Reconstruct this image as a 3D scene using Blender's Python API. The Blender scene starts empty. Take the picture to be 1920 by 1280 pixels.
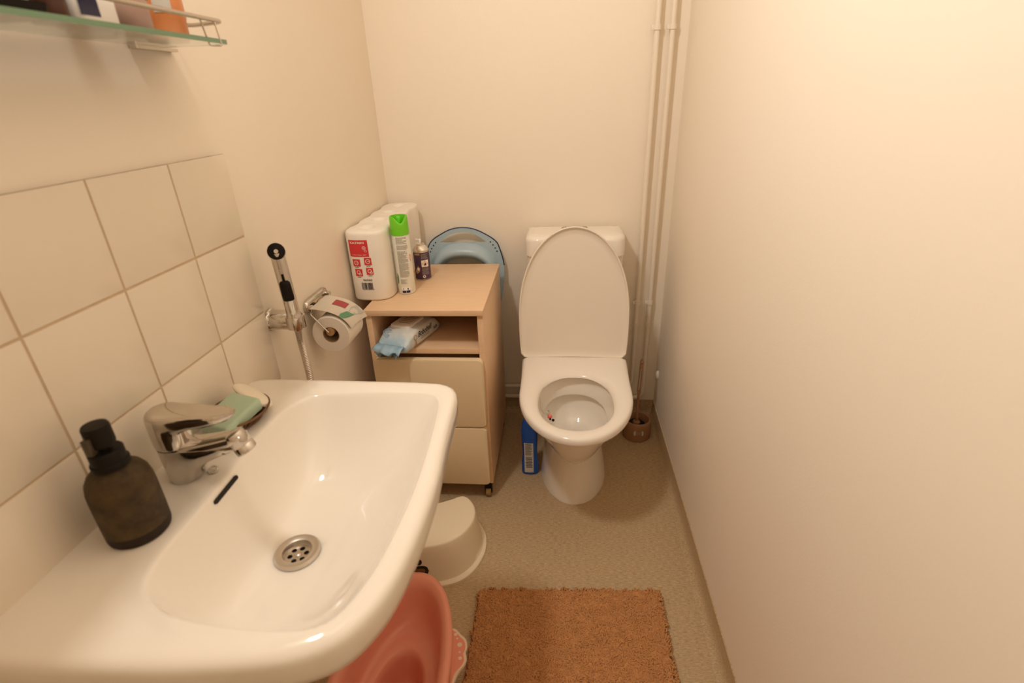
import bpy, bmesh, math, random
from mathutils import Vector, Matrix, noise
random.seed(7)
C = bpy.context.scene.collection
PI = math.pi

# ------------------------------------------------------------------ materials
def mat(name, col, rough=0.5, metal=0.0, spec=0.5, var=None, vscale=30, bump=0.0, bscale=200, coat=0.0,
        trans=0.0, ior=1.45, sss=0.0, stretch=(1, 1, 1), detail=4):
    m = bpy.data.materials.new(name); m.use_nodes = True
    nt = m.node_tree; b = nt.nodes['Principled BSDF']
    b.inputs['Base Color'].default_value = (*col, 1)
    b.inputs['Roughness'].default_value = rough
    b.inputs['Metallic'].default_value = metal
    b.inputs['Specular IOR Level'].default_value = spec
    b.inputs['Coat Weight'].default_value = coat
    b.inputs['Coat Roughness'].default_value = 0.06
    b.inputs['Transmission Weight'].default_value = trans
    b.inputs['IOR'].default_value = ior
    if sss:
        b.inputs['Subsurface Weight'].default_value = sss
        b.inputs['Subsurface Radius'].default_value = (.01, .006, .004)
    tc = nt.nodes.new('ShaderNodeTexCoord'); mp = nt.nodes.new('ShaderNodeMapping')
    mp.inputs['Scale'].default_value = stretch
    nt.links.new(tc.outputs['Object'], mp.inputs['Vector'])
    if var is not None:
        n = nt.nodes.new('ShaderNodeTexNoise'); n.inputs['Scale'].default_value = vscale
        n.inputs['Detail'].default_value = detail; n.inputs['Roughness'].default_value = .6
        nt.links.new(mp.outputs['Vector'], n.inputs['Vector'])
        r = nt.nodes.new('ShaderNodeValToRGB')
        r.color_ramp.elements[0].position = .3; r.color_ramp.elements[1].position = .7
        r.color_ramp.elements[0].color = (*var, 1); r.color_ramp.elements[1].color = (*col, 1)
        nt.links.new(n.outputs['Fac'], r.inputs['Fac'])
        nt.links.new(r.outputs['Color'], b.inputs['Base Color'])
    if bump:
        n2 = nt.nodes.new('ShaderNodeTexNoise'); n2.inputs['Scale'].default_value = bscale
        n2.inputs['Detail'].default_value = 3
        nt.links.new(mp.outputs['Vector'], n2.inputs['Vector'])
        bp = nt.nodes.new('ShaderNodeBump'); bp.inputs['Strength'].default_value = bump
        bp.inputs['Distance'].default_value = .002
        nt.links.new(n2.outputs['Fac'], bp.inputs['Height'])
        nt.links.new(bp.outputs['Normal'], b.inputs['Normal'])
    return m

M = {}
M['wall'] = mat('painted_wall', (.84, .762, .655), .55, spec=.3, var=(.83, .752, .645), vscale=3, bump=.12, bscale=260)
M['ceiling'] = mat('ceiling_paint', (.80, .75, .68), .8)
M['tile'] = mat('glazed_tile', (.77, .69, .58), .16, spec=.5, var=(.76, .68, .57), vscale=6, bump=.03, bscale=14)
M['grout'] = mat('grout', (.60, .46, .315), .85, var=(.53, .40, .265), vscale=60)
M['porcelain'] = mat('white_porcelain', (.82, .77, .70), .07, spec=.6, coat=.3)
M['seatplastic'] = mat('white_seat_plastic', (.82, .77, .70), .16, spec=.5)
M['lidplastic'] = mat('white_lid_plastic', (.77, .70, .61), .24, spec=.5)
M['chrome'] = mat('chrome', (.66, .62, .57), .08, 1.0, var=(.60, .56, .51), vscale=40)
M['chrome_dull'] = mat('dull_chrome', (.58, .53, .47), .25, 1.0)
M['steel'] = mat('steel', (.60, .55, .49), .28, 1.0)
M['black'] = mat('black_plastic', (.009, .006, .004), .5, spec=.18)
M['darkhole'] = mat('dark_recess', (.012, .009, .007), .8)
M['beech'] = mat('beech_veneer', (.74, .525, .34), .42, var=(.69, .47, .29), vscale=14, stretch=(1, 9, 9), bump=.03, bscale=60)
M['beechfront'] = mat('beech_edge', (.64, .42, .25), .42, var=(.575, .365, .205), vscale=14, stretch=(1, 9, 9))
M['drawer'] = mat('cream_drawer', (.74, .60, .40), .4, var=(.72, .58, .385), vscale=8)
M['brass'] = mat('worn_caster', (.40, .27, .11), .5, .3, var=(.25, .16, .06), vscale=60)
M['stone'] = mat('brown_stone', (.085, .055, .022), .6, spec=.25, var=(.030, .018, .008), vscale=38, bump=.25, bscale=90)
M['stonedark'] = mat('dark_stone_band', (.026, .015, .008), .6, spec=.25, var=(.018, .011, .006), vscale=50)
M['soapgreen'] = mat('green_soap', (.43, .56, .42), .5, sss=.1)
M['soapwhite'] = mat('white_soap', (.82, .74, .62), .5, sss=.1)
M['wire'] = mat('rusted_wire', (.10, .06, .035), .5, .5, var=(.25, .11, .04), vscale=80)
M['paper'] = mat('tissue_paper', (.80, .745, .67), .9, bump=.4, bscale=300)
M['film'] = mat('white_film', (.82, .775, .70), .35, spec=.4, bump=.5, bscale=45)
M['card'] = mat('core_card', (.33, .22, .12), .9)
M['wood'] = mat('spindle_wood', (.45, .25, .11), .6)
M['red'] = mat('label_red', (.62, .035, .04), .45)
M['white'] = mat('label_white', (.85, .81, .75), .5)
M['ink'] = mat('print_black', (.03, .025, .02), .6)
M['greyink'] = mat('print_grey', (.40, .37, .32), .6)
M['green'] = mat('green_cap', (.17, .60, .02), .35, sss=.05)
M['greendark'] = mat('green_cap_inside', (.10, .62, .01), .4)
M['can'] = mat('spray_can_white', (.74, .73, .64), .3)
M['silver'] = mat('can_silver', (.72, .68, .60), .3, .9)
M['purple'] = mat('purple_label', (.085, .04, .09), .4, var=(.065, .03, .07), vscale=30)
M['navy'] = mat('navy_print', (.02, .02, .07), .4)
M['orangered'] = mat('orange_print', (.75, .16, .06), .5)
M['tan'] = mat('tan_print', (.48, .29, .16), .5)
M['skyblue'] = mat('light_blue_plastic', (.37, .49, .57), .3, spec=.5)
M['bluedark'] = mat('dark_blue_trim', (.012, .018, .07), .4)
M['wipes'] = mat('wipes_film', (.70, .70, .66), .32, var=(.62, .66, .66), vscale=20, bump=.5, bscale=40)
M['wipesblue'] = mat('wipes_blue_film', (.26, .44, .60), .32, var=(.38, .54, .66), vscale=30, bump=.5, bscale=40)
M['bottleblue'] = mat('blue_bottle', (.008, .085, .42), .22, spec=.5)
M['labelgrey'] = mat('grey_label', (.55, .53, .48), .5)
M['brush'] = mat('brown_brush_plastic', (.33, .175, .09), .45)
M['stool'] = mat('cream_stool', (.80, .70, .53), .5, bump=.06, bscale=500)
M['bear'] = mat('stool_print_black', (.014, .010, .009), .5)
M['bearbrown'] = mat('stool_print_brown', (.19, .09, .03), .5)
M['pink'] = mat('dusty_pink_plastic', (.77, .31, .22), .32, spec=.5)
M['cream'] = mat('cream_trim', (.78, .66, .50), .45)
M['pipe'] = mat('painted_pipe', (.78, .70, .59), .4)
M['glass'] = mat('green_glass', (.80, .93, .86), .02, trans=1.0, ior=1.5)
M['bottlebrown'] = mat('brown_bottle', (.10, .035, .02), .3)
M['orange'] = mat('orange_bottle', (.78, .30, .11), .3, var=(.70, .25, .085), vscale=15)
M['pinkish'] = mat('mauve_jar', (.55, .38, .33), .3)
M['yellow'] = mat('yellow_cap', (.68, .50, .25), .4)
M['pinkgel'] = mat('pink_gel', (.80, .16, .15), .2)
M['clear'] = mat('clear_plastic', (.9, .9, .88), .05, trans=1.0, ior=1.2)
M['greenflash'] = mat('print_green', (.10, .25, .13), .6)
M['wrapgrey'] = mat('wrapper_grey', (.40, .38, .33), .6)
M['wrapper'] = mat('wrapper_paper', (.56, .50, .41), .7)
M['wrapred'] = mat('wrapper_red', (.34, .055, .06), .6)

# vinyl floor: flecked, streaked across the room
def vinyl():
    m = bpy.data.materials.new('flecked_vinyl'); m.use_nodes = True
    nt = m.node_tree; b = nt.nodes['Principled BSDF']; L = nt.links
    tc = nt.nodes.new('ShaderNodeTexCoord')
    def noise_(scale, st, det=3):
        mp = nt.nodes.new('ShaderNodeMapping'); mp.inputs['Scale'].default_value = st
        L.new(tc.outputs['Object'], mp.inputs['Vector'])
        n = nt.nodes.new('ShaderNodeTexNoise'); n.inputs['Scale'].default_value = scale
        n.inputs['Detail'].default_value = det
        L.new(mp.outputs['Vector'], n.inputs['Vector']); return n
    def ramp(n, stops):
        r = nt.nodes.new('ShaderNodeValToRGB'); cr = r.color_ramp
        while len(cr.elements) < len(stops): cr.elements.new(.5)
        for e, (p, c) in zip(cr.elements, stops): e.position = p; e.color = (*c, 1)
        L.new(n.outputs['Fac'], r.inputs['Fac']); return r
    a = ramp(noise_(75, (1.0, 6, 6), 6), [(.3, (.35, .25, .145)), (.5, (.47, .345, .205)), (.72, (.58, .44, .275))])
    f = ramp(noise_(190, (1, 3, 3), 2), [(.62, (0, 0, 0)), (.70, (1, 1, 1))])
    d = ramp(noise_(150, (1, 3, 3), 2), [(.27, (1, 1, 1)), (.34, (0, 0, 0))])
    m1 = nt.nodes.new('ShaderNodeMixRGB'); m1.inputs['Color2'].default_value = (.68, .55, .37, 1)
    L.new(f.outputs['Color'], m1.inputs['Fac']); L.new(a.outputs['Color'], m1.inputs['Color1'])
    m2 = nt.nodes.new('ShaderNodeMixRGB'); m2.inputs['Color2'].default_value = (.15, .105, .06, 1)
    L.new(d.outputs['Color'], m2.inputs['Fac']); L.new(m1.outputs['Color'], m2.inputs['Color1'])
    L.new(m2.outputs['Color'], b.inputs['Base Color'])
    b.inputs['Roughness'].default_value = .5; b.inputs['Specular IOR Level'].default_value = .3
    return m
M['vinyl'] = vinyl()
M['rug'] = mat('brown_shag', (.56, .28, .12), .95, spec=.1, var=(.51, .25, .10), vscale=40, bump=.5, bscale=420)

# ------------------------------------------------------------------ mesh helpers
def obj(name, verts, faces, m, parent=None, smooth=True, loc=None, ang=40):
    o0 = parent
    while o0 is not None and o0.parent is not None: o0 = o0.parent
    org = Vector(o0.location) if o0 is not None else (Vector(loc) if loc is not None else Vector((0, 0, 0)))
    me = bpy.data.meshes.new(name)
    me.from_pydata([Vector(v) - org for v in verts], [], faces)
    bm = bmesh.new(); bm.from_mesh(me); bmesh.ops.remove_doubles(bm, verts=bm.verts, dist=1e-6)
    bmesh.ops.recalc_face_normals(bm, faces=bm.faces); bm.to_mesh(me); bm.free()
    me.materials.append(m)
    o = bpy.data.objects.new(name, me); C.objects.link(o)
    if parent is not None: o.parent = parent
    else: o.location = org
    if smooth:
        me.shade_smooth()
        me.set_sharp_from_angle(angle=math.radians(ang))
    return o

def thing(name, label, cat, loc=(0, 0, 0), group=None):
    o = bpy.data.objects.new(name, None); C.objects.link(o)
    o.location = loc; o['label'] = label; o['category'] = cat; o.empty_display_size = .05
    if group: o['group'] = group
    return o

def tag(o, label, cat, group=None):
    o['label'] = label; o['category'] = cat
    if group: o['group'] = group
    return o

class G:
    """geometry collector"""
    def __init__(s): s.v = []; s.f = []
    def add(s, v, f):
        k = len(s.v); s.v += [Vector(p) for p in v]; s.f += [tuple(i + k for i in q) for q in f]; return s
    def loft(s, loops, cap0=True, cap1=True, closed=True):
        n = len(loops[0]); v = [p for l in loops for p in l]; f = []
        for a in range(len(loops) - 1):
            for i in range(n if closed else n - 1):
                j = (i + 1) % n
                f.append((a*n + i, a*n + j, (a+1)*n + j, (a+1)*n + i))
        if cap0: f.append(tuple(range(n - 1, -1, -1)))
        if cap1: f.append(tuple((len(loops) - 1)*n + i for i in range(n)))
        return s.add(v, f)
    def box(s, x0, x1, y0, y1, z0, z1, b=0.0, seg=2):
        if b <= 0:
            v = [(x, y, z) for x in (x0, x1) for y in (y0, y1) for z in (z0, z1)]
            f = [(0, 1, 3, 2), (4, 6, 7, 5), (0, 4, 5, 1), (2, 3, 7, 6), (0, 2, 6, 4), (1, 5, 7, 3)]
            return s.add(v, f)
        bm = bmesh.new(); bmesh.ops.create_cube(bm, size=1)
        for q in bm.verts:
            q.co = Vector(((x0 + x1)/2 + q.co.x*(x1 - x0), (y0 + y1)/2 + q.co.y*(y1 - y0), (z0 + z1)/2 + q.co.z*(z1 - z0)))
        bmesh.ops.bevel(bm, geom=bm.edges[:], offset=b, segments=seg, affect='EDGES', profile=.5)
        bm.verts.index_update()
        s.add([q.co.copy() for q in bm.verts], [tuple(w.index for w in q.verts) for q in bm.faces]); bm.free(); return s
    def tube(s, path, r, n=16, cap=True):
        path = [Vector(p) for p in path]; R = r if isinstance(r, (list, tuple)) else [r]*len(path)
        up = None; loops = []
        for i, p in enumerate(path):
            t = (path[min(i + 1, len(path) - 1)] - path[max(i - 1, 0)]).normalized()
            if up is None:
                up = Vector((0, 0, 1)) if abs(t.z) < .9 else Vector((1, 0, 0))
            a = (up - t*up.dot(t)).normalized(); up = a; c = t.cross(a)
            loops.append([p + (a*math.cos(2*PI*k/n) + c*math.sin(2*PI*k/n))*R[i] for k in range(n)])
        return s.loft(loops, cap, cap)
    def lathe(s, prof, c=(0, 0), n=40, axis=None, cap=True):
        """prof: (r, z). axis: optional (origin, direction) to turn about instead of the vertical at c"""
        if axis is None:
            fn = lambda r, z, a: (c[0] + r*math.cos(a), c[1] + r*math.sin(a), z)
        else:
            o, d = Vector(axis[0]), Vector(axis[1]).normalized()
            u = d.orthogonal().normalized(); w = d.cross(u)
            fn = lambda r, z, a: o + d*z + (u*math.cos(a) + w*math.sin(a))*r
        loops = [[fn(max(r, 1e-5), z, 2*PI*k/n) for k in range(n)] for r, z in prof]
        cap = cap and prof[0] != prof[-1]
        return s.loft(loops, cap and prof[0][0] > 1e-4, cap and prof[-1][0] > 1e-4)
    def ball(s, c, r, n=16, sq=(1, 1, 1)):
        loops = []
        for i in range(1, n):
            a = PI*i/n
            loops.append([(c[0] + sq[0]*r*math.sin(a)*math.cos(2*PI*k/n), c[1] + sq[1]*r*math.sin(a)*math.sin(2*PI*k/n), c[2] + sq[2]*r*math.cos(a)) for k in range(n)])
        return s.loft(loops)
    def map(s, fn): s.v = [Vector(fn(p)) for p in s.v]; return s
    def build(s, name, m, parent=None, **k): return obj(name, s.v, s.f, m, parent, **k)

def smooth_closed(pts, k=8):
    out = []; n = len(pts); P = [Vector(p) for p in pts]
    for i in range(n):
        a, b, c, d = P[i - 1], P[i], P[(i + 1) % n], P[(i + 2) % n]
        for j in range(k):
            t = j/k
            out.append(.5*((2*b) + (c - a)*t + (2*a - 5*b + 4*c - d)*t*t + (3*b - a - 3*c + d)*t**3))
    return out

def smooth_open(pts, k=8):
    P = [Vector(p) for p in pts]; out = []; n = len(P)
    for i in range(n - 1):
        a = P[i - 1] if i else P[0]*2 - P[1]; b, c = P[i], P[i + 1]; d = P[i + 2] if i + 2 < n else P[-1]*2 - P[-2]
        for j in range(k):
            t = j/k
            out.append(.5*((2*b) + (c - a)*t + (2*a - 5*b + 4*c - d)*t*t + (3*b - a - 3*c + d)*t**3))
    return out + [P[-1]]

def ray_loop(poly, c, n, z=None):
    """resample a star-shaped closed outline by angle about c"""
    out = []; m = len(poly)
    for k in range(n):
        a = 2*PI*k/n; dx, dy = math.cos(a), math.sin(a); best = None
        for i in range(m):
            p, q = poly[i], poly[(i + 1) % m]
            ex, ey = q[0] - p[0], q[1] - p[1]; den = dx*ey - dy*ex
            if abs(den) < 1e-12: continue
            wx, wy = p[0] - c[0], p[1] - c[1]
            t = (wx*ey - wy*ex)/den; s_ = (wx*dy - wy*dx)/den
            if t > 0 and -1e-6 <= s_ <= 1 + 1e-6 and (best is None or t > best): best = t
        out.append((c[0] + dx*best, c[1] + dy*best) if z is None else (c[0] + dx*best, c[1] + dy*best, z))
    return out

def rrect(x0, x1, y0, y1, r, seg=8):
    if not isinstance(r, (list, tuple)): r = [r]*4
    pts = []
    for (cx, cy, a0, rr) in ((x1 - r[0], y1 - r[0], 0, r[0]), (x0 + r[1], y1 - r[1], PI/2, r[1]), (x0 + r[2], y0 + r[2], PI, r[2]), (x1 - r[3], y0 + r[3], 1.5*PI, r[3])):
        for k in range(seg + 1):
            a = a0 + PI/2*k/seg; pts.append((cx + rr*math.cos(a), cy + rr*math.sin(a)))
    return pts

def ell(cx, cy, a, b, n=48, p=2.0):
    out = []
    for k in range(n):
        t = 2*PI*k/n; c, s = math.cos(t), math.sin(t)
        out.append((cx + a*math.copysign(abs(c)**(2/p), c), cy + b*math.copysign(abs(s)**(2/p), s)))
    return out

def pill(x0, r0, x1, r1, cy=0.0, n=12):
    out = []
    for k in range(n + 1):
        a = -PI/2 + PI*k/n; out.append((x1 - r1 + r1*math.cos(a), cy + r1*math.sin(a)))
    for k in range(n + 1):
        a = PI/2 + PI*k/n; out.append((x0 + r0 + r0*math.cos(a), cy + r0*math.sin(a)))
    return out

def fill2d(outer, holes=()):
    """triangulated flat outline with holes; returns verts2d, faces"""
    bm = bmesh.new(); ed = []
    for lp in (outer,) + tuple(holes):
        vs = [bm.verts.new((p[0], p[1], 0)) for p in lp]
        ed += [bm.edges.new((vs[i], vs[(i + 1) % len(vs)])) for i in range(len(vs))]
    bmesh.ops.triangle_fill(bm, edges=ed, use_beauty=True)
    bm.verts.index_update()
    v = [(p.co.x, p.co.y) for p in bm.verts]; f = [tuple(w.index for w in q.verts) for q in bm.faces]; bm.free()
    return v, f

def plate(g, outer, holes, fn, h0, h1):
    """solid plate: fn(u, v, h) -> 3D"""
    v, f = fill2d(outer, holes); n = len(v)
    V = [fn(a, b, h0) for a, b in v] + [fn(a, b, h1) for a, b in v]
    F = [tuple(reversed(q)) for q in f] + [tuple(i + n for i in q) for q in f]
    k = 0
    for lp in (outer,) + tuple(holes):
        m = len(lp)
        F += [(k + i, k + (i + 1) % m, n + k + (i + 1) % m, n + k + i) for i in range(m)]; k += m
    return g.add(V, F)

def gridrect(u0, u1, v0, v1, nu, nv):
    v = [(u0 + (u1 - u0)*i/nu, v0 + (v1 - v0)*j/nv) for j in range(nv + 1) for i in range(nu + 1)]
    f = [(j*(nu+1) + i, j*(nu+1) + i + 1, (j+1)*(nu+1) + i + 1, (j+1)*(nu+1) + i) for j in range(nv) for i in range(nu)]
    return v, f

def decal(g, fn, u0, u1, v0, v1, nu=8, nv=2, h=.0004):
    v, f = gridrect(u0, u1, v0, v1, nu, nv)
    return g.add([fn(a, b, h) for a, b in v], f)

def decal_poly(g, fn, poly, h=.0004, holes=()):
    v, f = fill2d(poly, holes)
    return g.add([fn(a, b, h) for a, b in v], f)

def text2d(s, size=1.0, bold=0.0, shear=0.0):
    cu = bpy.data.curves.new('writing', 'FONT'); cu.body = s; cu.size = size; cu.offset = bold; cu.shear = shear
    cu.resolution_u = 3
    o = bpy.data.objects.new('writing', cu); C.objects.link(o)
    dg = bpy.context.evaluated_depsgraph_get(); me = bpy.data.meshes.new_from_object(o.evaluated_get(dg))
    v = [(p.co.x, p.co.y) for p in me.vertices]; f = [tuple(q.vertices) for q in me.polygons]
    bpy.data.objects.remove(o); bpy.data.curves.remove(cu); bpy.data.meshes.remove(me)
    return v, f

def text_on(g, fn, s, u0, u1, v0, v1, h=.0007, **k):
    v, f = text2d(s, **k)
    xs = [p[0] for p in v]; ys = [p[1] for p in v]; a, b, c, d = min(xs), max(xs), min(ys), max(ys)
    return g.add([fn(u0 + (u1 - u0)*(p[0] - a)/(b - a), v0 + (v1 - v0)*(p[1] - c)/(d - c), h) for p in v], f)

def lines_on(g, fn, u0, u1, vtop, vbot, pitch, thick, h=.0006, seed=1, wmin=.6):
    """rows of tiny unreadable print, as dashes"""
    rnd = random.Random(seed); v = vtop
    while v > vbot:
        u = u0; end = u1 if rnd.random() < .75 else u0 + (u1 - u0)*rnd.uniform(wmin, 1)
        while u < end:
            w = (u1 - u0)*rnd.uniform(.05, .16); e = min(u + w, end)
            decal(g, fn, u, e, v - thick, v, 2, 1, h); u = e + (u1 - u0)*.018
        v -= pitch
    return g

def onto_cyl(cx, cy, r):
    """u = angle in degrees (0 faces the camera side, + to the right), v = z"""
    return lambda u, v, h: (cx + (r + h)*math.sin(math.radians(u)), cy - (r + h)*math.cos(math.radians(u)), v)

# ------------------------------------------------------------------ room
W, D, Y0, H = 1.039, 1.430, -1.05, 2.45
def structure(o): o['kind'] = 'structure'; return o
structure(G().box(-.1, W + .1, Y0 - .1, D + .1, -.1, 0).build('floor', M['vinyl'], smooth=False))
structure(G().box(-.1, W + .1, Y0 - .1, D + .1, H, H + .1).build('ceiling', M['ceiling'], smooth=False))
structure(G().box(-.1, 0, Y0 - .1, D + .1, 0, H).build('wall_left', M['wall'], smooth=False))
structure(G().box(W, W + .1, Y0 - .1, D + .1, 0, H).build('wall_right', M['wall'], smooth=False))
structure(G().box(0, W, D, D + .1, 0, H).build('wall_back', M['wall'], smooth=False))
structure(G().box(0, W, Y0 - .1, Y0, 0, H).build('wall_front', M['wall'], smooth=False))
dr = structure(G().box(.10, .94, Y0 + .001, Y0 + .035, .01, 2.05, .003).build('bounce_door', mat('bounce_door_paint', (.80, .73, .63), .4), smooth=False))  # unseen door added behind the camera, kept pale to bounce light forward
G().lathe([(0, 0), (.011, 0), (.011, .045), (.014, .05), (0, .052)], axis=((.86, Y0 + .035, 1.02), (0, 1, 0)), n=20).build('bounce_door_handle', M['chrome_dull'], dr)
# coved vinyl skirting: profile (distance from wall, z)
prof = [(.0, .065), (.0035, .065), (.004, .03), (.007, .014), (.014, .005), (.026, .0012), (.026, 0), (0, 0)]
def baseb(name, pts):
    g = G(); loops = []
    for (x, y, nx, ny) in pts: loops.append([(x + nx*d, y + ny*d, z) for d, z in prof])
    g.loft(loops); structure(g.build(name, M['vinyl']))
baseb('baseboard_right', [(W, Y0, -1, 0), (W, D, -1, 0)])
baseb('baseboard_back', [(0, D, 0, -1), (W, D, 0, -1)])
baseb('baseboard_left', [(0, Y0, 1, 0), (0, D, 1, 0)])
# tiles behind the basin
t = .165
g = G(); rows = [(1.019, 1.178), (.854, 1.019), (.689, .854), (.524, .689)]
cols = [(-.825 + t*k, -.66 + t*k) for k in range(7)] + [(.33, .49)]
gr = .0018
for z0, z1 in rows:
    for y0, y1 in cols:
        g.box(.001, .0065, y0 + gr, y1 - gr, z0 + gr, z1 - gr, .0012, 2)
tl = structure(g.build('trim_1', M['tile']))
gg = G().box(0.0, .0048, -.825 + gr, .49 - gr, .524 + gr, 1.178 - gr); structure(gg.build('trim_2', M['grout'], smooth=False))

# ------------------------------------------------------------------ wash basin
def basin():
    root = thing('wash_basin', 'wide cream porcelain wash basin fixed to the tiled left wall', 'sink', (0.0, .095, .738))
    cen = (.222, .075); N = 144
    out = smooth_closed([(0.0, -.203), (.06, -.208), (.15, -.206), (.235, -.202), (.32, -.192), (.37, -.181), (.408, -.160), (.431, -.128), (.447, -.083), (.457, -.007), (.460, .099), (.453, .207), (.448, .316), (.446, .345),
                         (.437, .376), (.415, .394), (.39, .399), (.328, .403), (.20, .406), (.096, .407), (.02, .406), (.002, .402), (0, .39), (0, .3), (0, .2), (0, .1), (0, 0.), (0, -.1), (0, -.19)], 6)
    lip = smooth_closed([(.130, .02), (.127, .12), (.122, .20), (.128, .27), (.145, .315), (.175, .337), (.256, .347), (.34, .350), (.385, .347), (.408, .330), (.418, .295), (.426, .20), (.430, .097), (.426, 0), (.416, -.075), (.396, -.130), (.366, -.150), (.30, -.153), (.224, -.146), (.172, -.130), (.142, -.100), (.131, -.05)], 6)
    floor_ = smooth_closed([(.172, .02), (.172, .09), (.172, .16), (.182, .205), (.215, .225), (.26, .22), (.285, .18), (.29, .1), (.285, .0), (.265, -.055), (.215, -.062), (.18, -.04)], 6)
    O = ray_loop(out, cen, N); Lp = ray_loop(lip, cen, N); F = ray_loop(floor_, cen, N)
    def mix(A, B, s, z): return [(a[0] + (b[0] - a[0])*s, a[1] + (b[1] - a[1])*s, z if not callable(z) else z(a, b)) for a, b in zip(A, B)]
    dr = [(cen[0] + .032*math.cos(2*PI*k/N), cen[1] + .032*math.sin(2*PI*k/N)) for k in range(N)]
    loops = [mix(dr, F, 0, .590), mix(dr, F, 0, .598), mix(dr, F, .5, .6005), mix(dr, F, .85, .604)]
    loops += [mix(F, Lp, s, z) for s, z in ((0, .607), (.12, .6125), (.25, .621), (.4, .635), (.55, .653), (.68, .672), (.8, .694), (.89, .713), (.95, .726), (.98, .7325))]
    loops += [mix(Lp, O, s, z) for s, z in ((0.0, .7355), (.03, .7375), (.08, .7385))]
    def inset(d, z): # along ray
        r = []
        for (x, y) in O:
            vx, vy = x - cen[0], y - cen[1]; l = math.hypot(vx, vy); k = (l - d)/l
            xx = cen[0] + vx*k
            r.append((max(xx, 0.0) if x > 1e-3 else 0.0 + 0*d, cen[1] + vy*k, z))
        return r
    loops += [mix(Lp, O, .5, .739) if False else inset(.022, .7385), inset(.013, .7378), inset(.006, .7345), inset(.0015, .729), inset(0, .721), inset(.0005, .70), inset(.004, .686), inset(.012, .677), inset(.03, .671), inset(.06, .664)]
    sm = lambda s, z, dx=0: [(cen[0] + (x - cen[0])*s if x > 1e-3 else 0.0, cen[1] + (y - cen[1])*s, z) for x, y in O]
    loops += [sm(.72, .62), sm(.6, .575), sm(.45, .552), sm(.2, .545)]
    g = G().loft(loops, False, True); g.build('bowl', M['porcelain'], root, ang=60)
    # waste outlet
    d = G().lathe([(.0365, .5995), (.0365, .603), (.034, .6058), (.030, .6062), (.0235, .6040), (.0215, .599), (.0215, .5935)], cen, 48, cap=False)
    df = d.build('drain_flange', M['steel'], root)
    holes = []
    for k in range(6):
        a = 2*PI*k/6 + .4; holes.append([(.0128*math.cos(a) + .0042*math.cos(2*PI*j/12), .0128*math.sin(a) + .0042*math.sin(2*PI*j/12)) for j in range(12)])
    outer = [(.0216*math.cos(2*PI*j/40), .0216*math.sin(2*PI*j/40)) for j in range(40)]
    s = plate(G(), outer, holes, lambda u, v, h: (cen[0] + u, cen[1] + v, h), .5935, .5955)
    s.ball((cen[0], cen[1], .5955), .0055, 12, (1, 1, .5))
    s.build('strainer', M['chrome_dull'], df)
    G().lathe([(.0, .590), (.0314, .590), (.0314, .5908), (0, .5908)], cen, 32).build('waste_hole', M['darkhole'], df)
    # overflow slot in the back slope of the bowl
    a, b = Vector((.1335, .050, .7250)), Vector((.1325, .108, .7250))
    lx = (b - a).normalized(); nrm = Vector((.93, .02, .36)).normalized(); up = nrm.cross(lx).normalized(); L_ = (b - a).length
    pl = [(p[0], p[1]) for p in pill(-.002, .0034, L_ + .002, .0034)]
    plate(G(), pl, [], lambda u, v, h: a + lx*u + up*v + nrm*h, -.006, .0006).build('overflow_slot', M['darkhole'], root)
    # moulded soap recess outline
    return root
basin()

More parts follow.
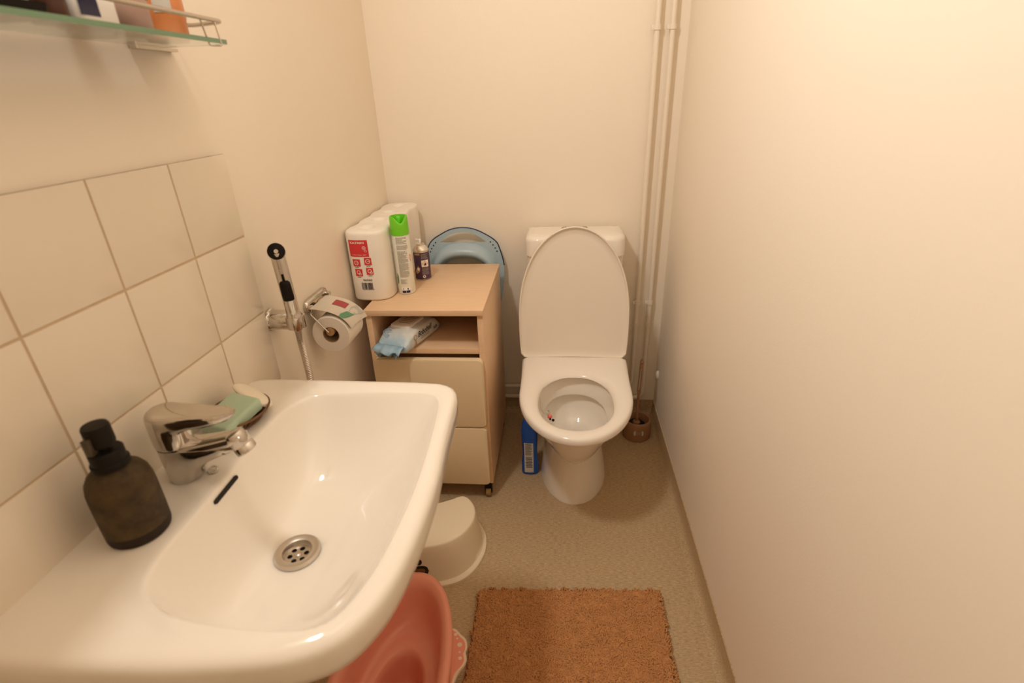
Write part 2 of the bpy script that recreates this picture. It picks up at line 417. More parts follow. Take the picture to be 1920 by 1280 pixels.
# ------------------------------------------------------------------ tap
def tap():
    cx, cy = .064, .092
    root = thing('basin_mixer_tap', 'chrome single-lever mixer tap standing on the wash basin', 'tap', (cx, cy, .738))
    g = G(); loops = []
    for z, x1, r1, r in [(.738, cx + .024, .0215, .0225), (.741, cx + .0265, .0222, .0235), (.752, cx + .031, .0222, .0238), (.763, cx + .039, .0218, .0242), (.773, cx + .052, .0210, .0246), (.782, cx + .070, .0198, .0250), (.790, cx + .089, .0182, .0252), (.7965, cx + .104, .0168, .0254), (.8005, cx + .110, .0158, .0255)]:
        loops.append(ray_loop(pill(cx - r, r, x1, r1, cy), (cx, cy), 72, z))
    g.loft(loops); bo = g.build('body', M['chrome'], root, ang=50)
    G().lathe([(.0245, .7995), (.0247, .8025)], (cx, cy), 40).build('seam_ring', M['black'], root)
    # spout, rising slightly out of the body
    loops = []
    for k, (x, z, hw, hu, hd) in enumerate([(.070, .794, .0215, .010, .010), (.095, .7975, .0205, .0105, .010), (.120, .803, .019, .010, .0105), (.142, .8085, .0175, .0095, .0115), (.158, .8125, .0165, .009, .0125), (.170, .815, .0155, .0085, .0115), (.177, .8155, .012, .006, .008)]):
        lp = []
        for j in range(32):
            a = 2*PI*j/32; c, s_ = math.cos(a), math.sin(a); q = lambda w: math.copysign(abs(w)**.75, w)
            lp.append((x, cy + hw*q(c), z + (hu if s_ > 0 else hd)*q(s_)))
        loops.append(lp)
    sp = G().loft(loops).build('spout', M['chrome'], root, ang=60)
    o = Vector((.1605, cy, .8235)); d = Vector((.45, 0, -.89))
    G().lathe([(.0, .0), (.010, .0005), (.0148, .003), (.0155, .006), (.0155, .0225), (.0148, .0235), (.0148, .0255), (.0155, .0265), (.0155, .036), (.0128, .038), (.0118, .034), (0, .034)], axis=(o, d), n=36).build('aerator', M['chrome'], sp)
    # lever: round hub with a long tongue
    loops = []
    for z, r, x1, r1, dz in [(.802, .0255, cx + .0265, .0255, 0), (.806, .0268, cx + .0268, .0268, 0), (.826, .0272, cx + .0272, .0272, 0), (.8345, .0270, .110, .0225, 0), (.8395, .0268, .150, .0185, .004), (.843, .0268, .168, .0165, .006), (.848, .0268, .174, .0165, .007), (.853, .0262, .173, .016, .006), (.8575, .0245, .170, .0145, .002), (.8605, .0205, .160, .011, -.003), (.862, .012, .13, .006, -.004)]:
        lp = ray_loop(pill(cx - r, r, x1, r1, cy), (cx, cy), 72)
        loops.append([(x, y, z + dz*max(0, (x - cx)/.11)) for x, y in lp])
    lv = G().loft(loops).build('lever', M['chrome'], root, ang=50)
    # empty chain eyelet beside the body
    pts = [(.100 + .0065*math.cos(a), .103 + .0065*math.sin(a), .7415 + .002*math.sin(a)) for a in [2*PI*k/20 for k in range(21)]]
    G().tube(pts, .0014, 8).build('chain_eyelet', M['chrome_dull'], root)
tap()

# ------------------------------------------------------------------ soap dispenser
def dispenser():
    c = (.074, -.021)
    root = thing('soap_dispenser', 'mottled dark brown pump soap dispenser standing on the wash basin', 'soap dispenser', (*c, .7388))
    k = .80
    def L(prof): return G().lathe([(r*k, .7388 + (z - .7388)*.93) for r, z in prof], c, 56)
    L([(.0, .757), (.0480, .757), (.0482, .770), (.0482, .812), (.0475, .826), (.0445, .839), (.0385, .8485), (.031, .8535), (.0255, .8565), (.0235, .862), (.0, .862)]).build('bottle', M['stone'], root)
    L([(0, .7388), (.0435, .7388), (.0462, .741), (.0476, .746), (.0480, .7572), (0, .7572)]).build('base_band', M['stonedark'], root)
    L([(.0, .859), (.0272, .859), (.0272, .8665), (.0245, .868), (.0245, .8835), (.0225, .8855), (0, .8855)]).build('collar', M['black'], root)
    pm = L([(0, .88), (.0085, .88), (.0085, .893), (.0185, .894), (.0192, .897), (.0192, .921), (.0175, .924), (0, .9245)]).build('pump_head', M['black'], root)
    z = .7388 + (.902 - .7388)*.93
    G().box(c[0] - .0045, c[0] + .0035, c[1] - .022, c[1] - .012, z - .012, z + .010, .001).build('nozzle', mat('black_plastic_nozzle', (.045, .03, .014), .35), pm)
dispenser()

# ------------------------------------------------------------------ soap dish + soaps
def soaps():
    cx, cy = .062, .245
    root = thing('soap_dish', 'small dark rusty wire soap dish on the far back corner of the basin', 'soap dish', (cx, cy, .739))
    def oval(a, b, z, n=40): return [(cx + a*math.cos(2*PI*k/n), cy + b*math.sin(2*PI*k/n), z) for k in range(n + 1)]
    G().tube(oval(.052, .060, .760), .0022, 8).build('rim', M['wire'], root)
    G().tube(oval(.036, .044, .7412), .0020, 8).build('foot_ring', M['wire'], root)
    g = G()
    for k in range(-5, 6):
        y = cy + k*.0095; w = .052*math.sqrt(max(0, 1 - (k*.0095/.060)**2)); w2 = .036*math.sqrt(max(0, 1 - (k*.0095/.060)**2))
        g.tube(smooth_open([(cx - w, y, .760), (cx - w2, y, .745), (cx, y, .744), (cx + w2, y, .745), (cx + w, y, .760)], 4), .0013, 6)
    g.build('grid', M['wire'], root)
    g = G().lathe([(0, .742), (.034, .742), (.046, .753), (.0475, .753), (.035, .7408), (0, .7405)], (cx, cy), 36)
    g.map(lambda p: (p.x, cy + (p.y - cy)*1.1, p.z)); g.build('tray', M['wire'], root)
    # green bar, tilted against the rim
    g = G().box(-.032, .032, -.043, .043, -.0125, .0125, .006, 4)
    R = Matrix.Translation((.066, .222, .7655)) @ Matrix.Rotation(math.radians(-14), 4, 'Z') @ Matrix.Rotation(math.radians(9), 4, 'X') @ Matrix.Rotation(math.radians(4), 4, 'Y')
    g.map(lambda p: R @ p)
    tag(g.build('soap_bar', M['soapgreen'], loc=(.066, .222, .7655)), 'pale green rectangular soap bar lying in the soap dish', 'soap')
    loops = []
    for i in range(1, 20):
        a = PI*i/20; w = math.sin(a)**.7
        loops.append([(.042*math.cos(a), .027*w*math.cos(2*PI*k/28), .010*w*math.sin(2*PI*k/28)) for k in range(28)])
    g = G().loft(loops)
    R = Matrix.Translation((.072, .283, .7685)) @ Matrix.Rotation(math.radians(-24), 4, 'Z') @ Matrix.Rotation(math.radians(16), 4, 'Y') @ Matrix.Rotation(math.radians(-34), 4, 'X')
    g.map(lambda p: R @ p)
    tag(g.build('soap_bar', M['soapwhite'], loc=(.072, .283, .7685)), 'thin oval white soap bar leaning behind the green soap', 'soap')
soaps()

# ------------------------------------------------------------------ hand bidet shower
def bidet():
    hy, hz = .513, .824
    root = thing('shower_holder', 'chrome round wall holder carrying the bidet hand shower', 'shower holder', (0, hy, hz))
    G().lathe([(.0, .0), (.0255, .0), (.0255, .004), (.0235, .006), (.0225, .012), (.0225, .046), (.0205, .0505), (0, .052)], axis=((0, hy, hz), (1, 0, 0)), n=40).build('mount', M['chrome'], root)
    # forked clip
    cx, cy = .066, .500
    g = G(); pts = [(cx + .0195*math.cos(a), cy + .0195*math.sin(a)) for a in [math.radians(-60 + 270*k/24) + 1.9 for k in range(25)]]
    for r0, r1 in ((.0165, .0205),):
        lo = []
        for a in [math.radians(30 + 300*k/30) for k in range(31)]:
            ca, sa = math.cos(a - .9), math.sin(a - .9)
            lo.append([(cx + r0*ca, cy + r0*sa, .812), (cx + r1*ca, cy + r1*sa, .812), (cx + r1*ca, cy + r1*sa, .840), (cx + r0*ca, cy + r0*sa, .840)])
        g.loft(lo)
    g.build('clip', M['chrome'], root)
    root = thing('hand_shower', 'slim chrome bidet hand shower with black trigger and steel hose', 'hand shower', (cx, cy, .81))
    a0, a1 = Vector((.066, .500, .806)), Vector((.069, .482, .985))
    ax = (a1 - a0).normalized(); L_ = (a1 - a0).length
    G().lathe([(0, 0), (.0105, 0), (.0145, .012), (.016, .030), (.016, .036), (.0148, .038), (.0142, .05), (.0142, L_ - .004), (.0125, L_ + .002), (0, L_ + .004)], axis=(a0, ax), n=36).build('handle', M['chrome'], root)
    hd = Vector((.42, -.86, .30)).normalized()
    h0 = a1 - hd*.012 + Vector((0, 0, .002))
    hb = G().lathe([(0, -.004), (.014, -.004), (.0172, .000), (.0178, .018), (.0172, .020), (0, .020)], axis=(h0, hd), n=36).build('head', M['chrome'], root)
    fc = G().lathe([(0, .0195), (.0168, .0195), (.0168, .0222), (.016, .0228), (0, .0228)], axis=(h0, hd), n=36).build('spray_face', M['black'], hb)
    G().lathe([(0, .0226), (.0042, .0226), (.0042, .0242), (.002, .0242), (.0018, .0234), (0, .0234)], axis=(h0, hd), n=20).build('screw', M['chrome_dull'], fc)
    # trigger
    fr = Vector((.45, -.89, .0)); fr = (fr - ax*fr.dot(ax)).normalized(); sd = ax.cross(fr)
    lo = []
    for s_, w, d0, d1 in ((.077, .0085, .010, .017), (.080, .0110, .010, .021), (.090, .0115, .010, .0235), (.108, .0112, .010, .0235), (.117, .0108, .011, .0220), (.1205, .0098, .011, .0195), (.1225, .007, .011, .0165)):
        p = a0 + ax*s_
        lo.append([p + sd*w*math.cos(t_)*1.0 + fr*((d0 + d1)/2 + (d1 - d0)/2*math.sin(t_)) for t_ in [2*PI*k/20 for k in range(20)]])
    tr = G().loft(lo).build('trigger', M['black'], root)
    G().tube([a0 + ax*.119 + fr*.0135, a0 + ax*.138 + fr*.0135], [.0030, .0025], 10).build('trigger_slot', M['black'], tr)
    # corrugated hose
    path = smooth_open([(.066, .501, .808), (.064, .505, .77), (.058, .518, .72), (.050, .532, .66), (.042, .538, .58), (.034, .52, .45), (.022, .50, .34), (.012, .50, .30)], 34)
    r = [.0078 if k % 3 else .0060 for k in range(len(path))]
    G().tube(path, r, 14).build('hose', M['chrome_dull'], root)
bidet()

# ------------------------------------------------------------------ toilet paper holder + roll
def roll_holder():
    ry0, ry1, rx, rz, R = .646, .742, .067, .734, .049
    root = thing('paper_holder', 'chrome toilet paper holder screwed to the left wall', 'toilet paper holder', (0, .72, .79))
    g = G(); loops = []
    for x, ins in ((0, 0), (.006, 0), (.010, .002), (.012, .006)):
        loops.append([(x, u, v) for u, v in [(a, b) for a, b in rrect(.662 + ins, .790 - ins, .773 + ins, .806 - ins, .0155 - ins*.8)]])
    g.loft(loops); bp = g.build('back_plate', M['chrome'], root)
    for y in (.672, .778):
        G().lathe([(0, 0), (.0065, 0), (.0065, .010), (.004, .012), (0, .012)], axis=((.010, y, .789), (1, 0, 0)), n=18).build('hinge', M['chrome'], bp)
    for y, e in ((.672, .642), (.778, .747)):
        G().tube(smooth_open([(.018, y, .789), (.024, y - .012 if y < .7 else y - .008, .7875), (.0285, e - .001 if y < .7 else e - .003, .782), (.034, e - .002, .7745), (rx - .006, e - .002, .7395), (rx - .002, e - .001, .735), (rx, e + (.006 if y < .7 else -.006), .734)], 6), .0021, 10).build('arm', M['chrome'], root)
    G().lathe([(0, .0), (.0105, .0), (.0105, .104), (0, .104)], axis=((rx, ry0 - .003, rz), (0, 1, 0)), n=24).build('spindle', M['wood'], root)
    # the roll hangs on the spindle: its core rests on top of it
    zc = rz - .009
    root = thing('toilet_roll', 'white toilet roll hanging in the holder, its printed wrapper over it', 'toilet roll', (rx, .69, zc - R))
    G().lathe([(.0215, ry0), (.0475, ry0), (R, ry0 + .0015), (R, ry1 - .0015), (.0475, ry1), (.0215, ry1), (.0215, ry0)], axis=((rx, 0, zc), (0, 1, 0)), n=72).build('paper', M['paper'], root)
    cr = G().lathe([(.0198, ry0 + .0005), (.0214, ry0 + .0005), (.0214, ry1 - .0005), (.0198, ry1 - .0005), (.0198, ry0 + .0005)], axis=((rx, 0, zc), (0, 1, 0)), n=48)
    cr.build('core', M['card'], root)
    # wrapper sheet draped from the back plate over the roll
    pr = smooth_open([(.022, 0, .792), (.036, 0, .7915), (.052, 0, .7885), (.070, 0, .784), (.088, 0, .7765), (.104, 0, .7655), (.1165, 0, .751), (.126, 0, .733)], 5)
    def surf(u, v, h):  # u along the profile 0..1, v across 0..1
        k = min(max(u, 0), 1)*(len(pr) - 1); i = min(int(k), len(pr) - 2); f_ = k - i
        p = pr[i]*(1 - f_) + pr[i + 1]*f_; tg = (pr[i + 1] - pr[i]).normalized(); nn = Vector((-tg.z, 0, tg.x))
        w = .0015*math.sin(9*v + 4*u)*u
        return p + Vector((0, ry0 + .003 + v*(ry1 - ry0 + .004), 0)) + nn*(h + w)
    v, f = gridrect(0, 1, 0, 1, 30, 8)
    v = [(a, b) if a < .9 else (a - .12*(1 - b)*(a - .0) if a > .95 else a, b) for a, b in v]
    G().add([surf(a, b, .0012) for a, b in v], f).add([surf(a, b, .0008) for a, b in v], f).build('wrapper', M['wrapper'], root)
    wr = root.children[-1]
    decal(G(), surf, .34, .60, .48, .80, 10, 4, .0018).build('red_print', M['wrapred'], wr)
    decal_poly(G(), surf, [(.62, -.0), (.70, .03), (.78, .36), (.80, .50), (.66, .42), (.60, .16)], .0018).build('green_print', M['greenflash'], wr)
    decal_poly(G(), surf, [(.68, .45), (.81, .52), (.86, .72), (.90, .98), (.72, .99), (.66, .72)], .0018).build('grey_print', M['wrapgrey'], wr)
roll_holder()

# ------------------------------------------------------------------ drawer cabinet
CX0, CX1, CY0, CY1, CZ = .068, .420, .874, 1.325, .700
def caster(x, y, root):
    cs = G().lathe([(0, -.009), (.017, -.009), (.019, -.007), (.019, .007), (.017, .009), (0, .009)], axis=((x, y, .0192), (1, 0, 0)), n=28).build('caster', M['brass'], root)
    g = G().box(x - .0125, x + .0125, y - .012, y + .010, .036, .066, .003)
    g.box(x - .0125, x - .0098, y - .006, y + .006, .014, .05, .001).box(x + .0098, x + .0125, y - .006, y + .006, .014, .05, .001)
    g.build('fork', M['black'], cs)
def cabinet():
    root = thing('drawer_cabinet', 'small beech cabinet on casters with cream drawers and an open shelf', 'cabinet', ((CX0 + CX1)/2, (CY0 + CY1)/2, 0))
    T = .018
    G().box(CX0 - .002, CX1 + .002, CY0 - .004, CY1, CZ - T, CZ, .0015).build('top_panel', M['beech'], root)
    G().box(CX0, CX0 + T, CY0 + .003, CY1 - .001, .064, CZ - T, .001).build('side_panel', M['beech'], root)
    G().box(CX1 - T, CX1, CY0 + .003, CY1 - .001, .064, CZ - T, .001).build('side_panel', M['beech'], root)
    G().box(CX0 + T, CX1 - T, CY1 - .010, CY1 - .002, .064, CZ - T).build('back_panel', M['beech'], root)
    G().box(CX0 + T, CX1 - T, CY0 + .004, CY1 - .010, .556, .574, .001).build('shelf_board', M['beech'], root)
    G().box(CX0 + T, CX1 - T, CY0 + .010, CY1 - .010, .064, .080, .001).build('bottom_panel', M['beech'], root)
    for z0, z1, hz in ((.304, .545, .425), (.072, .299, .19)):
        bm = rrect(CX0 + .006, CX1 - .007, z0, z1, .014)
        loops = [[(x, y, z) for x, z in rrect(CX0 + .006 + i, CX1 - .007 - i, z0 + i, z1 - i, .016 - i)] for y, i in ((CY0 + .002, 0), (CY0 - .012, 0), (CY0 - .0155, .0012), (CY0 - .0165, .004))]
        dw = G().loft(loops).build('drawer', M['drawer'], root)
        G().box(CX0 + .03, CX1 - .03, CY0 + .002, CY1 - .06, z0 + .02, z1 - .03).build('drawer_box', M['beech'], dw, smooth=False)
        G().lathe([(0, 0), (.006, 0), (.006, .010), (.0115, .014), (.0125, .019), (.010, .023), (0, .024)], axis=(((CX0 + CX1)/2, CY0 - .0165, hz), (0, -1, 0)), n=28).build('knob', M['chrome_dull'], dw)
    for x in (CX0 + .020, CX1 - .020):
        for y in (CY0 + .018, CY1 - .03): caster(x, y, root)
cabinet()

# ------------------------------------------------------------------ pack of rolls
def roll_pack():
    cx, r, z0, z1 = .0655, .0620, CZ, .912
    ys = [1.010 + .1125*k for k in range(4)]
    root = thing('toilet_roll_pack', 'film-wrapped white pack of rolls with a red label, on the cabinet', 'pack of toilet rolls', (cx, 1.17, CZ))
    # outline of four touching rolls under stretched film
    def half(y, rr): # half-width of the outline at depth y
        best = 0
        for k, yc in enumerate(ys):
            d = abs(y - yc)
            if d < rr: best = max(best, rr*(1 - (d/rr)**2.9)**(1/2.9))
        if ys[0] < y < ys[-1]: best = max(best, rr*.90)
        return best
    def outline(rr):
        n = 90; y0, y1 = ys[0] - rr, ys[-1] + rr; yy = []
        for i in range(n + 1): # denser at the ends
            yy.append(y0 + (y1 - y0)*(.5 - .5*math.cos(PI*i/n)))
        R = [(cx + half(y, rr), y) for y in yy]; Lh = [(cx - half(y, rr), y) for y in reversed(yy)]
        return R + Lh[1:-1]
    N = 260; cen = (cx, 1.178)
    base = ray_loop(outline(r), cen, N)
    loops = []
    for z, ins in ((z0, .006), (z0 + .003, .0015), (z0 + .007, 0), (z0 + .08, 0), ((z0 + z1)/2, .0006), (z1 - .08, 0), (z1 - .012, 0), (z1 - .005, .0012), (z1 - .0015, .004), (z1, .009)):
        lp = []
        for i, (x, y) in enumerate(base):
            vx, vy = x - cx, y - cen[1]
            # inset toward the spine of the pack
            yc = min(max(y, ys[0]), ys[-1]); wx, wy = x - cx, y - yc; l = math.hypot(wx, wy) or 1
            wr = .0007*math.sin(i*.9 + z*160)*math.sin(z*70) if abs(wy) < .02 else 0
            lp.append((x - wx/l*(ins + wr), y - wy/l*(ins + wr), z))
        loops.append(lp)
    g = G().loft(loops, True, False)
    # film top with a dimple over every roll core, closed toward the middle
    top = loops[-1]
    v, f = fill2d([(p[0], p[1]) for p in top], [])
    # dense grid top instead: sample heights
    nx, ny = 26, 96; V = []; idx = {}
    def topz(x, y):
        z = z1
        for yc in ys:
            d = math.hypot(x - cx, y - yc)
            z -= .012*max(0, 1 - (d/.0225)**4) if d < .0225 else 0
            z += .0018*math.exp(-((d - .036)/.012)**2)
        return z + .0005*noise.noise(Vector((x*90, y*90, 0)))
    inside = []
    for s in (1.0, .93, .84, .74, .66, .58, .5, .44, .38, .32, .26, .2, .14, .08, .04, .0):
        lp = []
        for (x, y, z) in top:
            # shrink toward the spine segment, not the centre
            yc = min(max(y, ys[0]), ys[-1]); xx = cx + (x - cx)*s; yy = yc + (y - yc)*s
            lp.append((xx, yy, topz(xx, yy) if s < .999 else z1))
        inside.append(lp)
    g.loft(inside, False, False)
    film = g.build('film_wrap', M['film'], root, ang=50)
    for yc in ys:
        G().lathe([(.0205, z1 - .013), (.0218, z1 - .0122), (.0218, z1 - .0118), (.0195, z1 - .0115)], (cx, yc), 28).build('roll_core', M['film'], root)
    fn = lambda u, v, h: (cx + .0605*math.sin(math.radians(u)), ys[0] - r*(1 - (.0605*abs(math.sin(math.radians(u)))/r)**2.9)**(1/2.9) - h, v)
    lab = G(); decal(lab, fn, -47, 15, .8395, .8895, 20, 2, .0006)
    rl = lab.build('red_label', M['red'], film)
    w = G(); text_on(w, fn, 'KATRIN', -38.5, 5, .8787, .8845, .0010, bold=.02)
    text_on(w, fn, 'Toilet Paper 360', -37, 7, .8435, .8465, .0010)
    for k in range(3): # little roll drawing
        pass
    ring = lambda cu, cv, a, b, i: (lambda o, h: decal_poly(w, fn, o, .0010, [h]))([(cu + a*math.cos(q), cv + b*math.sin(q)) for q in [2*PI*j/20 for j in range(20)]], [(cu + a*i*math.cos(q), cv + b*i*math.sin(q)) for q in [2*PI*j/20 for j in range(20)]])
    ring(3, .866, 5, .0055, .78); ring(3, .866, 2, .0022, .6); ring(6, .857, 4, .0030, .75)
    w.build('label_print', M['white'], rl)
    k_ = G(); ic = G()
    for (u0, u1, v0, v1) in ((-40, -14, .810, .832), (-2, 19, .8145, .8365), (-36, -12, .7795, .802), (0, 20, .784, .8055)):
        sq = decal(G(), fn, u0, u1, v0, v1, 8, 1, .0006).build('red_square', M['red'], film)
        uc, vc = (u0 + u1)/2, (v0 + v1)/2; w = G()
        if v0 > .80:
            ring(uc, vc, 7, .0068, .78); decal(w, fn, uc - 1, uc + 5, vc - .0008, vc + .0008, 3, 1, .0010)
        else:
            ring(uc, vc + .001, 6, .006, .75); ring(uc + 4, vc - .004, 4, .004, .7)
        w.build('icon_print', M['white'], sq)
        lines_on(G(), fn, uc - 6, uc + 6, v0 - .0022, v0 - .0040, .01, .0017, .0006, 3).build('icon_caption', M['ink'], film)
    text_on(G(), fn, '96060', -13.5, 13.5, .7640, .7705, .0006, bold=.01).build('number_print', M['ink'], film)
    rnd = random.Random(5); u = -20.5
    while u < 12.5:
        wd = rnd.choice((.7, .7, 1.4, 2.1)); decal(k_, fn, u, u + wd, .7385, .7590, 2, 1, .0006); u += wd + rnd.choice((.5, .6, 1.1))
    lines_on(k_, fn, -19, 16, .7375, .7365, .01, .0013, .0006, 9)
    k_.build('barcode', M['ink'], film)
    # red print showing on the side of the pack
    f2 = lambda u, v, h: (cx + half(u, r)*.995 + h + .001, u, v)
    decal(G(), f2, 1.085, 1.150, .845, .900, 12, 2, .0006).build('side_label', M['red'], film)
roll_pack()

# ------------------------------------------------------------------ air freshener can
def spray():
    c = (.157, 1.031); r = .0268
    root = thing('spray_can', 'tall white spray can with a bright green cap beside the roll pack', 'spray can', (*c, CZ))
    G().lathe([(0, CZ), (r - .003, CZ), (r - .0005, CZ + .0015), (r - .0005, CZ + .004), (r, CZ + .006), (r, .884), (r - .0012, .8865), (0, .8865)], c, 48).build('can_body', M['can'], root)
    # cap with a scooped opening at its top right
    n = 64; loops = []
    def ztop(a):
        d = (a - math.radians(-62) + PI) % (2*PI) - PI
        return .9415 - .019*max(0, math.cos(d*1.35))**3 if abs(d) < 1.16 else .9415
    for (rr, kind) in ((r + .0008, 0), (r + .0008, .25), (r + .0006, .8), (r - .0004, .97), (r - .0014, 1.0), (r - .0036, 1.0), (r - .0045, .9), (r - .005, .55)):
        lp = []
        for k in range(n):
            a = 2*PI*k/n; zz = .8865 + (ztop(a) - .8865)*kind
            lp.append((c[0] + rr*math.cos(a), c[1] + rr*math.sin(a), zz))
        loops.append(lp)
    cap = G().loft(loops, True, True).build('cap', M['green'], root)
    G().lathe([(0, .916), (.009, .916), (.009, .935), (.006, .939), (0, .939)], c, 24).build('nozzle_button', M['greendark'], cap)
    fn = onto_cyl(*c, r)
    g = G(); lines_on(g, fn, -18, 52, .8815, .862, .0031, .0019, .0005, 1); lines_on(g, fn, -18, 56, .857, .8445, .0029, .0018, .0005, 2)
    lines_on(g, fn, -18, 47, .8395, .803, .0026, .0017, .0005, 3); lines_on(g, fn, -18, 47, .8000, .7565, .0026, .0017, .0005, 4)
    lines_on(g, fn, -18, 26, .7495, .736, .0026, .0015, .0005, 5)
    g.build('small_print', M['greyink'], root)
    decal(G(), fn, -16, 38, .7045, .7245, 10, 1, .0004).build('pictogram_panel', M['white'], root)
    p = root.children[-1]; g = decal(G(), fn, -15, 10, .7055, .7135, 6, 1, .0007); decal(g, fn, 12, 37, .7055, .7135, 6, 1, .0007)
    g.build('pictogram_navy', M['navy'], p)
    g = G(); decal_poly(g, fn, [(-5 + 2*math.cos(q), .7185 + .0035*math.sin(q)) for q in [2*PI*j/14 for j in range(14)]], .0007)
    decal_poly(g, fn, [(24 + 4*math.cos(q), .7185 + .0035*math.sin(q)) for q in [2*PI*j/14 for j in range(14)]], .0007); g.build('pictogram_figure', M['ink'], p)
    g = decal_poly(G(), fn, [(56, .816), (68, .828), (80, .816), (68, .804)], .0004, [[(60, .816), (68, .824), (76, .816), (68, .808)]])
    g.build('hazard_mark', M['orangered'], root)
    decal_poly(G(), fn, [(-52, .752), (-40, .770), (-33, .760), (-34, .738), (-45, .732)], .0004).build('leaf_print', M['greenflash'], root)
spray()

def refill():
    c = (.177, 1.168); r = .0262
    root = thing('aerosol_refill', 'short open aerosol refill with a dark purple label behind the spray can', 'aerosol refill', (*c, CZ))
    G().lathe([(0, CZ), (r - .003, CZ), (r - .0002, CZ + .002), (r, CZ + .004), (r, .794), (r - .0006, .796), (r + .0006, .7985), (r + .0004, .801), (r - .004, .808), (r - .0095, .814), (r - .0125, .8165), (r - .0125, .8185), (.0145, .8195), (.0125, .821), (.0105, .8205), (.009, .8165), (.004, .816), (0, .816)], c, 48).build('can_body', M['silver'], root)
    G().lathe([(r + .0003, .7035), (r + .0003, .7945)], c, 48).build('purple_label', M['purple'], root)
    lb = root.children[-1]
    G().lathe([(0, .815), (.0032, .815), (.0032, .834), (.0022, .8355), (0, .8355)], c, 16).build('nozzle', M['white'], root)
    G().tube([(c[0], c[1], .832), (c[0] - .007, c[1] - .002, .8335), (c[0] - .013, c[1] - .004, .8365)], .0016, 10).build('nozzle_spur', M['white'], root.children[-1])
    fn = onto_cyl(*c, r + .0003)
    decal(G(), fn, 9.5, 63, .7455, .7690, 12, 1, .0004).build('hazard_panel', M['white'], lb); pn = lb.children[-1]
    decal_poly(G(), fn, [(36, .7675), (58, .757), (36, .7465), (14, .757)], .0007, [[(36, .7650), (53, .757), (36, .7490), (19, .757)]]).build('hazard_diamond', M['orangered'], pn)
    decal_poly(G(), fn, [(36, .7625), (39, .759), (43, .7585), (45, .754), (40, .751), (31, .751), (28, .755), (32, .7575)], .0007).build('flame_mark', M['ink'], pn)
    g = decal_poly(G(), fn, [(-34, .7395), (-18, .7505), (-2, .7425), (-6, .731), (-20, .7255), (-34, .7215), (-44, .73)], .0004)
    g.build('fig_print', M['tan'], lb)
    decal_poly(G(), fn, [(-16 + 9*math.cos(q), .739 + .0055*math.sin(q)) for q in [2*PI*j/16 for j in range(16)]], .0007).build('fig_cut', M['white'], lb.children[-1])
    decal(G(), fn, -40, 3, .7865, .7925, 10, 1, .0004).build('gold_band', M['tan'], lb)
    lines_on(G(), fn, 10, 62, .7905, .772, .0027, .0010, .0004, 5).build('small_print', M['greyink'], lb)
    lines_on(G(), fn, 10, 62, .742, .718, .0027, .0010, .0004, 6).build('small_print', M['greyink'], lb)
    decal_poly(G(), fn, [(22 + 11*math.cos(q), .7125 + .0052*math.sin(q)) for q in [2*PI*j/18 for j in range(18)]], .0004, [[(22 + 5*math.cos(q), .7125 + .0024*math.sin(q)) for q in [2*PI*j/12 for j in range(12)]]]).build('recycling_mark', M['white'], lb)
refill()

